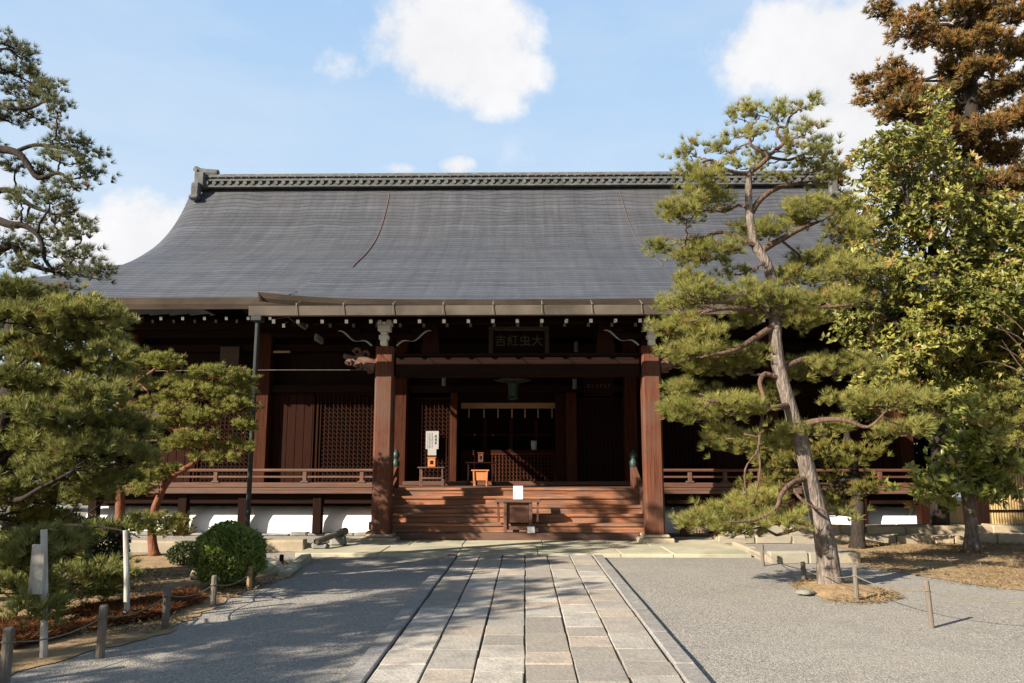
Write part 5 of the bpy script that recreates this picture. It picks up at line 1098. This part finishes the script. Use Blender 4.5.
BG = [(938, 112, 10, 26), (925, 150, 22, 20), (890, 150, 22, 22), (868, 170, 18, 22), (905, 185, 26, 22), (948, 175, 28, 26), (878, 205, 24, 22), (935, 215, 32, 26), (970, 215, 30, 28), (862, 230, 16, 20), (900, 245, 30, 24), (965, 250, 34, 26), (1000, 260, 34, 30), (870, 272, 26, 22), (925, 280, 34, 26), (985, 300, 36, 28), (890, 310, 34, 24), (940, 325, 36, 26), (865, 335, 26, 18), (1015, 330, 30, 28), (915, 355, 34, 22), (970, 350, 34, 24), (880, 375, 28, 18), (945, 378, 30, 20), (1050, 260, 36, 40), (1060, 340, 36, 40), (1006, 225, 26, 24), (990, 275, 30, 24), (1012, 300, 30, 26), (912, 398, 30, 18), (955, 400, 30, 18), (880, 402, 26, 16), (1000, 372, 30, 20), (1022, 375, 26, 20), (852, 262, 14, 20), (850, 300, 16, 20)]
broadleaf('broadleaf_tree', 'tall golden green broadleaf tree reaching above the hall roof', (T[0][0].x, DG, 0), T, blobs_px(BG, DG - .6, 1.0, 41, 12), 'bark_dark', 'leaf_gold', .145, .44, limbs=lim, brown=.1, sun=.05)
DH = gnd(972, 553).y; h0 = gnd(972, 553)
T = [(Vector((h0.x, DH, 0)), .13)] + trk([(972, 530, DH, .11), (969, 505, DH, .11), (966, 485, DH, .10), (962, 450, DH, .06), (962, 420, DH, .03)])
BH = [(925, 490, 18, 12), (945, 478, 24, 16), (975, 480, 26, 16), (1000, 470, 22, 18), (955, 455, 24, 18), (990, 445, 24, 20), (975, 425, 20, 16), (955, 420, 18, 14), (1010, 440, 18, 16)]
broadleaf('broadleaf_tree', 'young glossy green tree with large leaves on brown earth', (h0.x, DH, 0), T, blobs_px(BH, DH, .4, 51, 22), 'bark_grey', 'leaf_glossy', .20, .40, ros=8)
# darker trees behind
for i, (px, D, label, lst) in enumerate(((905, 21.5, 'dark evergreen tree standing behind the hall corner', [(880, 300, 34, 30), (915, 290, 34, 30), (890, 345, 36, 28), (930, 345, 34, 28), (880, 395, 34, 26), (920, 400, 36, 28), (900, 440, 34, 20), (905, 478, 34, 20), (935, 470, 30, 20), (870, 465, 30, 20), (950, 440, 30, 24), (860, 425, 24, 18)]),
                                     (1000, 20.0, 'dark evergreen tree above the bamboo fence', [(980, 300, 36, 34), (1020, 290, 36, 36), (985, 360, 36, 30), (1025, 360, 34, 30), (980, 415, 34, 26), (1020, 430, 36, 30), (1000, 470, 36, 24), (1060, 330, 40, 40), (1060, 420, 40, 40)]))):
    T = [(Vector((at(px, 500, D).x, D, 0)), .2)] + trk([(px, 440, D, .18), (px + 3, 370, D, .15), (px, 300, D, .1), (px, 260, D, .05)])
    broadleaf('evergreen_tree', label, (T[0][0].x, D, 0), T, blobs_px(lst, D, .8, 60 + i, 10), 'bark_dark', 'leaf_dark', .22, .4)
for i, (px, D, label, lst) in enumerate(((20, 27.0, 'dark evergreen tree behind the left hall corner', [(-20, 330, 36, 34), (20, 345, 36, 30), (60, 380, 36, 30), (0, 400, 40, 34), (40, 430, 38, 30), (80, 430, 30, 26), (10, 465, 40, 26), (70, 470, 34, 22), (-40, 400, 40, 40), (-40, 470, 40, 30)]),)):
    T = [(Vector((at(px, 500, D).x, D, 0)), .2)] + trk([(px, 440, D, .18), (px + 3, 390, D, .15), (px, 340, D, .1), (px, 320, D, .05)])
    broadleaf('evergreen_tree', label, (T[0][0].x, D, 0), T, blobs_px(lst, D, .8, 65 + i, 20), 'bark_dark', 'leaf_dark', .26, .4)
# conifer with rusty tips, far right
DI = 24.0
T = [(Vector((at(985, 500, DI).x, DI, 0)), .42)] + trk([(984, 400, DI, .38), (980, 300, DI, .32), (976, 200, DI, .26), (972, 120, DI, .2), (970, 60, DI, .15), (968, 0, DI, .1), (966, -60, DI, .05)])
PI_ = [(880, 10, 11, 7), (893, 20, 9, 6), (912, 28, 20, 8), (940, 36, 16, 8), (925, 44, 14, 6), (935, 10, 18, 9), (965, 8, 20, 10), (990, 5, 18, 9), (1012, 18, 16, 10), (960, 45, 16, 9), (990, 40, 18, 10), (975, 25, 18, 9), (893, 69, 14, 6), (870, 80, 10, 7), (878, 95, 20, 7), (905, 82, 20, 8), (925, 95, 22, 9), (950, 66, 20, 9), (895, 108, 18, 7), (950, 90, 22, 9), (915, 115, 26, 9), (980, 70, 20, 10), (1005, 60, 18, 10), (1020, 50, 14, 10), (960, 112, 26, 10), (990, 95, 22, 10), (1015, 85, 18, 10), (935, 130, 26, 10), (985, 130, 28, 11), (1015, 120, 22, 12), (955, 150, 28, 11), (1000, 155, 28, 12), (920, 150, 22, 9), (970, 180, 30, 12), (1010, 185, 26, 13), (985, 210, 30, 12), (1018, 220, 24, 13), (950, 200, 26, 11), (950, -20, 26, 10), (985, -25, 28, 10), (965, -50, 22, 10), (1020, -10, 26, 11), (1050, 40, 28, 14), (1055, 100, 30, 14), (1055, 160, 30, 14), (1060, 220, 30, 14), (900, 160, 14, 8), (895, 175, 12, 8)]
pine('conifer_tree', 'tall rusty brown conifer towering at the upper right', (T[0][0].x, DI, 0), T, pads_px(PI_, DI, 1.6, .8, 71), 'bark_dark', 'leaf_cedar', (), cat='conifer', per_sub=28, tufts=12, nn=16, nlen=.20, nwid=.032, spread=.9, brown=.35, flat=.5, tw=.02)
# small russet tip showing past the ridge end
DJ = 33; T = [(Vector((at(830, 500, DJ).x, DJ, 0)), .3)] + trk([(830, 400, DJ, .28), (828, 300, DJ, .2), (827, 200, DJ, .1), (826, 168, DJ, .03)])
pine('conifer_tree', 'small russet treetop showing past the right ridge end', (T[0][0].x, DJ, 0), T, pads_px([(826, 176, 8, 7), (827, 188, 10, 8), (826, 205, 14, 9), (828, 225, 18, 10), (826, 250, 20, 12), (828, 290, 24, 14), (828, 330, 26, 14)], DJ, .5, .9, 81), 'bark_dark', 'leaf_cedar', (), cat='conifer', per_sub=20, tufts=12, nn=14, nlen=.34, nwid=.06, spread=.9, tw=.02, sun=.2)
# feathery green conifer and bare twigs, right edge
DK = 13.2; T = [(Vector((at(1075, 560, DK).x, DK, 0)), .1)] + trk([(1070, 500, DK, .09), (1062, 440, DK, .07), (1050, 400, DK, .05), (1045, 370, DK, .03)])
lim = [trk([(1062, 440, DK, .03), (1035, 420, DK, .02), (1005, 415, DK, .01)]), trk([(1060, 430, DK, .03), (1030, 380, DK, .02), (995, 362, DK, .008), (972, 366, DK, .004)])] + [trk([(1050, 395 - k * 3, DK + .1 * k, .018), (1025, 372 - k * 10, DK, .010), (1002 - 3 * k, 340 - k * 9 + (k % 2) * 14, DK, .004)]) for k in range(5)]
pine('yew_tree', 'feathery light green yew with bare twigs at right edge', (T[0][0].x, DK, 0), T, pads_px([(1008, 405, 22, 7), (1022, 422, 22, 8), (998, 420, 18, 6), (1018, 442, 20, 7), (1005, 388, 14, 5), (1040, 400, 24, 10), (1045, 440, 26, 12)], DK, .3, .9, 91), 'bark_brown', 'needle_red_pine', lim, cat='tree', per_sub=40, tufts=8, nn=18, nlen=.10, nwid=.012, spread=.8)

# ---- clipped bush, dark shrubs
def shrub(name, label, c, r, rz, n, leaf, ll=.05, jag=.06):
    root = empty(name, (c.x, c.y, 0), label, 'bush'); tb = MB(); rr = random.Random(n)
    for k in range(6):
        a = k * 1.05; tb.tube([(c.x + .04 * math.cos(a), c.y + .04 * math.sin(a), 0), (c.x + r * .35 * math.cos(a), c.y + r * .35 * math.sin(a), c.z - rz * .3), (c.x + r * .6 * math.cos(a), c.y + r * .6 * math.sin(a), c.z + rz * .2)], [.018, .013, .006], 5)
    tb.build('stems', 'bark_dark', root)
    d = unit(rng.normal(size=(n, 3))); d[:, 2] = np.where(d[:, 2] < -.75, -d[:, 2], d[:, 2]); k = 1 - .45 * rng.random(n) ** 2.2
    bump = 1 + jag * np.sin(d[:, 0] * 7 + 1) * np.sin(d[:, 1] * 8) + jag * np.sin(d[:, 2] * 9 + d[:, 0] * 5) + rng.normal(0, .025, n)
    P = np.array(c) + d * np.array([r, r, rz]) * (k * bump)[:, None]; A = d * .6 + unit(rng.normal(size=(n, 3))) * .8 + np.array([0, 0, .3])
    t = np.clip(.45 + .2 * np.sin(d[:, 0] * 6) * np.sin(d[:, 1] * 5 + 2) + rng.normal(0, .17, n), 0, 1); C = np.stack([t, np.zeros(n)], 1)
    V, F, CC = leaves(P, A, rng.uniform(.7, 1.2, n) * ll, C, .5); tint_mesh('foliage', V, F, np.concatenate([CC, np.ones((len(CC), 1))], 1), leaf, root); return root
p = gnd(228, 588); shrub('clipped_bush', 'round clipped green bush beside the gravel on the left', Vector((p.x - .05, p.y + .1, .385)), .445, .41, 13000, 'leaf_hedge', .052)
p = gnd(70, 583); shrub('shrub', 'dark rounded shrub behind the white pole', Vector((p.x, p.y + .6, .42)), .42, .36, 5000, 'leaf_dark', .06)
p = gnd(8, 596); shrub('shrub', 'dark leafy shrub at the left picture edge', Vector((p.x - .1, p.y + .8, .5)), .55, .5, 6000, 'leaf_dark', .07)
p = gnd(178, 567); shrub('shrub', 'tiny dark mound shrub left of clipped bush', Vector((p.x, p.y + .2, .16)), .24, .17, 1800, 'leaf_dark', .05)

# ---- fallen rust-coloured needles on the left bed
def litter(name, outline, n, leaf, lo=.055, ln=.09):
    poly = [g2(*q_) for q_ in outline]; xs = [p[0] for p in poly]; ys = [p[1] for p in poly]; P = []
    rr = random.Random(2)
    def inside(x, y):
        r = False; j = len(poly) - 1
        for i in range(len(poly)):
            (xi, yi), (xj, yj) = poly[i], poly[j]
            if (yi > y) != (yj > y) and x < (xj - xi) * (y - yi) / (yj - yi) + xi: r = not r
            j = i
        return r
    while len(P) < n:
        x, y = rr.uniform(min(xs), max(xs)), rr.uniform(min(ys), max(ys))
        if inside(x, y) and math.sin(x * 3.1) * math.sin(y * 2.3 + x) + rr.random() > .1: P.append((x, y, lo + rr.random() * .035))
    P = np.array(P); A = unit(rng.normal(size=(len(P), 3)) * np.array([1, 1, .22])); C = np.stack([rng.uniform(0, 1, len(P)), np.zeros(len(P))], 1)
    pos = P; V, F, CC = needles(pos, A, np.full(len(P), ln), C, 3, .007, .5); root = None
    me_o = tint_mesh(name, V, F, np.concatenate([CC, np.ones((len(CC), 1))], 1), leaf, None); me_o['kind'] = 'stuff'; return me_o
leaf_mat('dead_needle', (.07, .030, .014), (.21, .088, .034), .8, .1, .1)
litter('needle_litter', [(-30, 650), (10, 652), (60, 640), (110, 628), (160, 620), (205, 604), (190, 596), (140, 606), (90, 612), (40, 625), (-30, 630)], 26000, 'dead_needle')

leaf_mat('litter_brown', (.11, .085, .04), (.30, .215, .12), .9, .05, .1)
ground_n = [('dead_needle.001', [(850, 545), (850, 566), (905, 576), (985, 590), (1060, 597), (1100, 575), (1060, 545), (940, 540)], 9000), ('dead_needle.002', [(790, 586), (800, 596), (830, 605), (865, 606), (905, 600), (890, 588), (860, 580), (815, 577)], 2600), ('dead_needle.003', [(60, 640), (165, 634), (215, 606), (290, 578), (300, 562), (250, 556), (120, 572), (20, 600)], 7000)]
for nm, ol, cnt in ground_n: litter('ground_litter', ol, int(cnt * .6), 'litter_brown', .012, .06)

# ---- pines beyond the left picture edge whose shade falls across the yard
def yard_pine(x, y, h, seed, label):
    rr = random.Random(seed); T = [(Vector((x, y, -.02)), .2)]
    for k in range(1, 6): T.append((Vector((x + rr.uniform(-.2, .2) * k * .4, y + rr.uniform(-.2, .2) * k * .4, h * k / 5)), .2 - .03 * k))
    pads = []
    for k in range(26):
        z = h * rr.uniform(.32, 1.0); sp_ = (1.05 - z / h) * 2.6 + .5; a = rr.uniform(0, 6.28); q_ = sp_ * math.sqrt(rr.random())
        pads.append((Vector((x + q_ * math.cos(a), y + q_ * math.sin(a), z)), .75, .75, .3, 3200))
    return pine('pine_tree', label, (x, y, 0), T, pads, 'bark_brown', 'needle_deep', (), group='pines beyond the left edge', per_sub=170, tufts=8, nn=16, nlen=.16, nwid=.018)
yp = yard_pine(-9.2, 3.2, 5.6, 3, 'bushy pine standing left of the yard, outside the picture')
for (x, y, rz, s_) in ((-10.2, -.2, 1.2, .95), (-11.5, -3.4, 4.0, 1.0)):
    o = copy_tree(yp); o.location = (x, y, 0); o.rotation_euler.z = rz; o.scale = (s_,) * 3
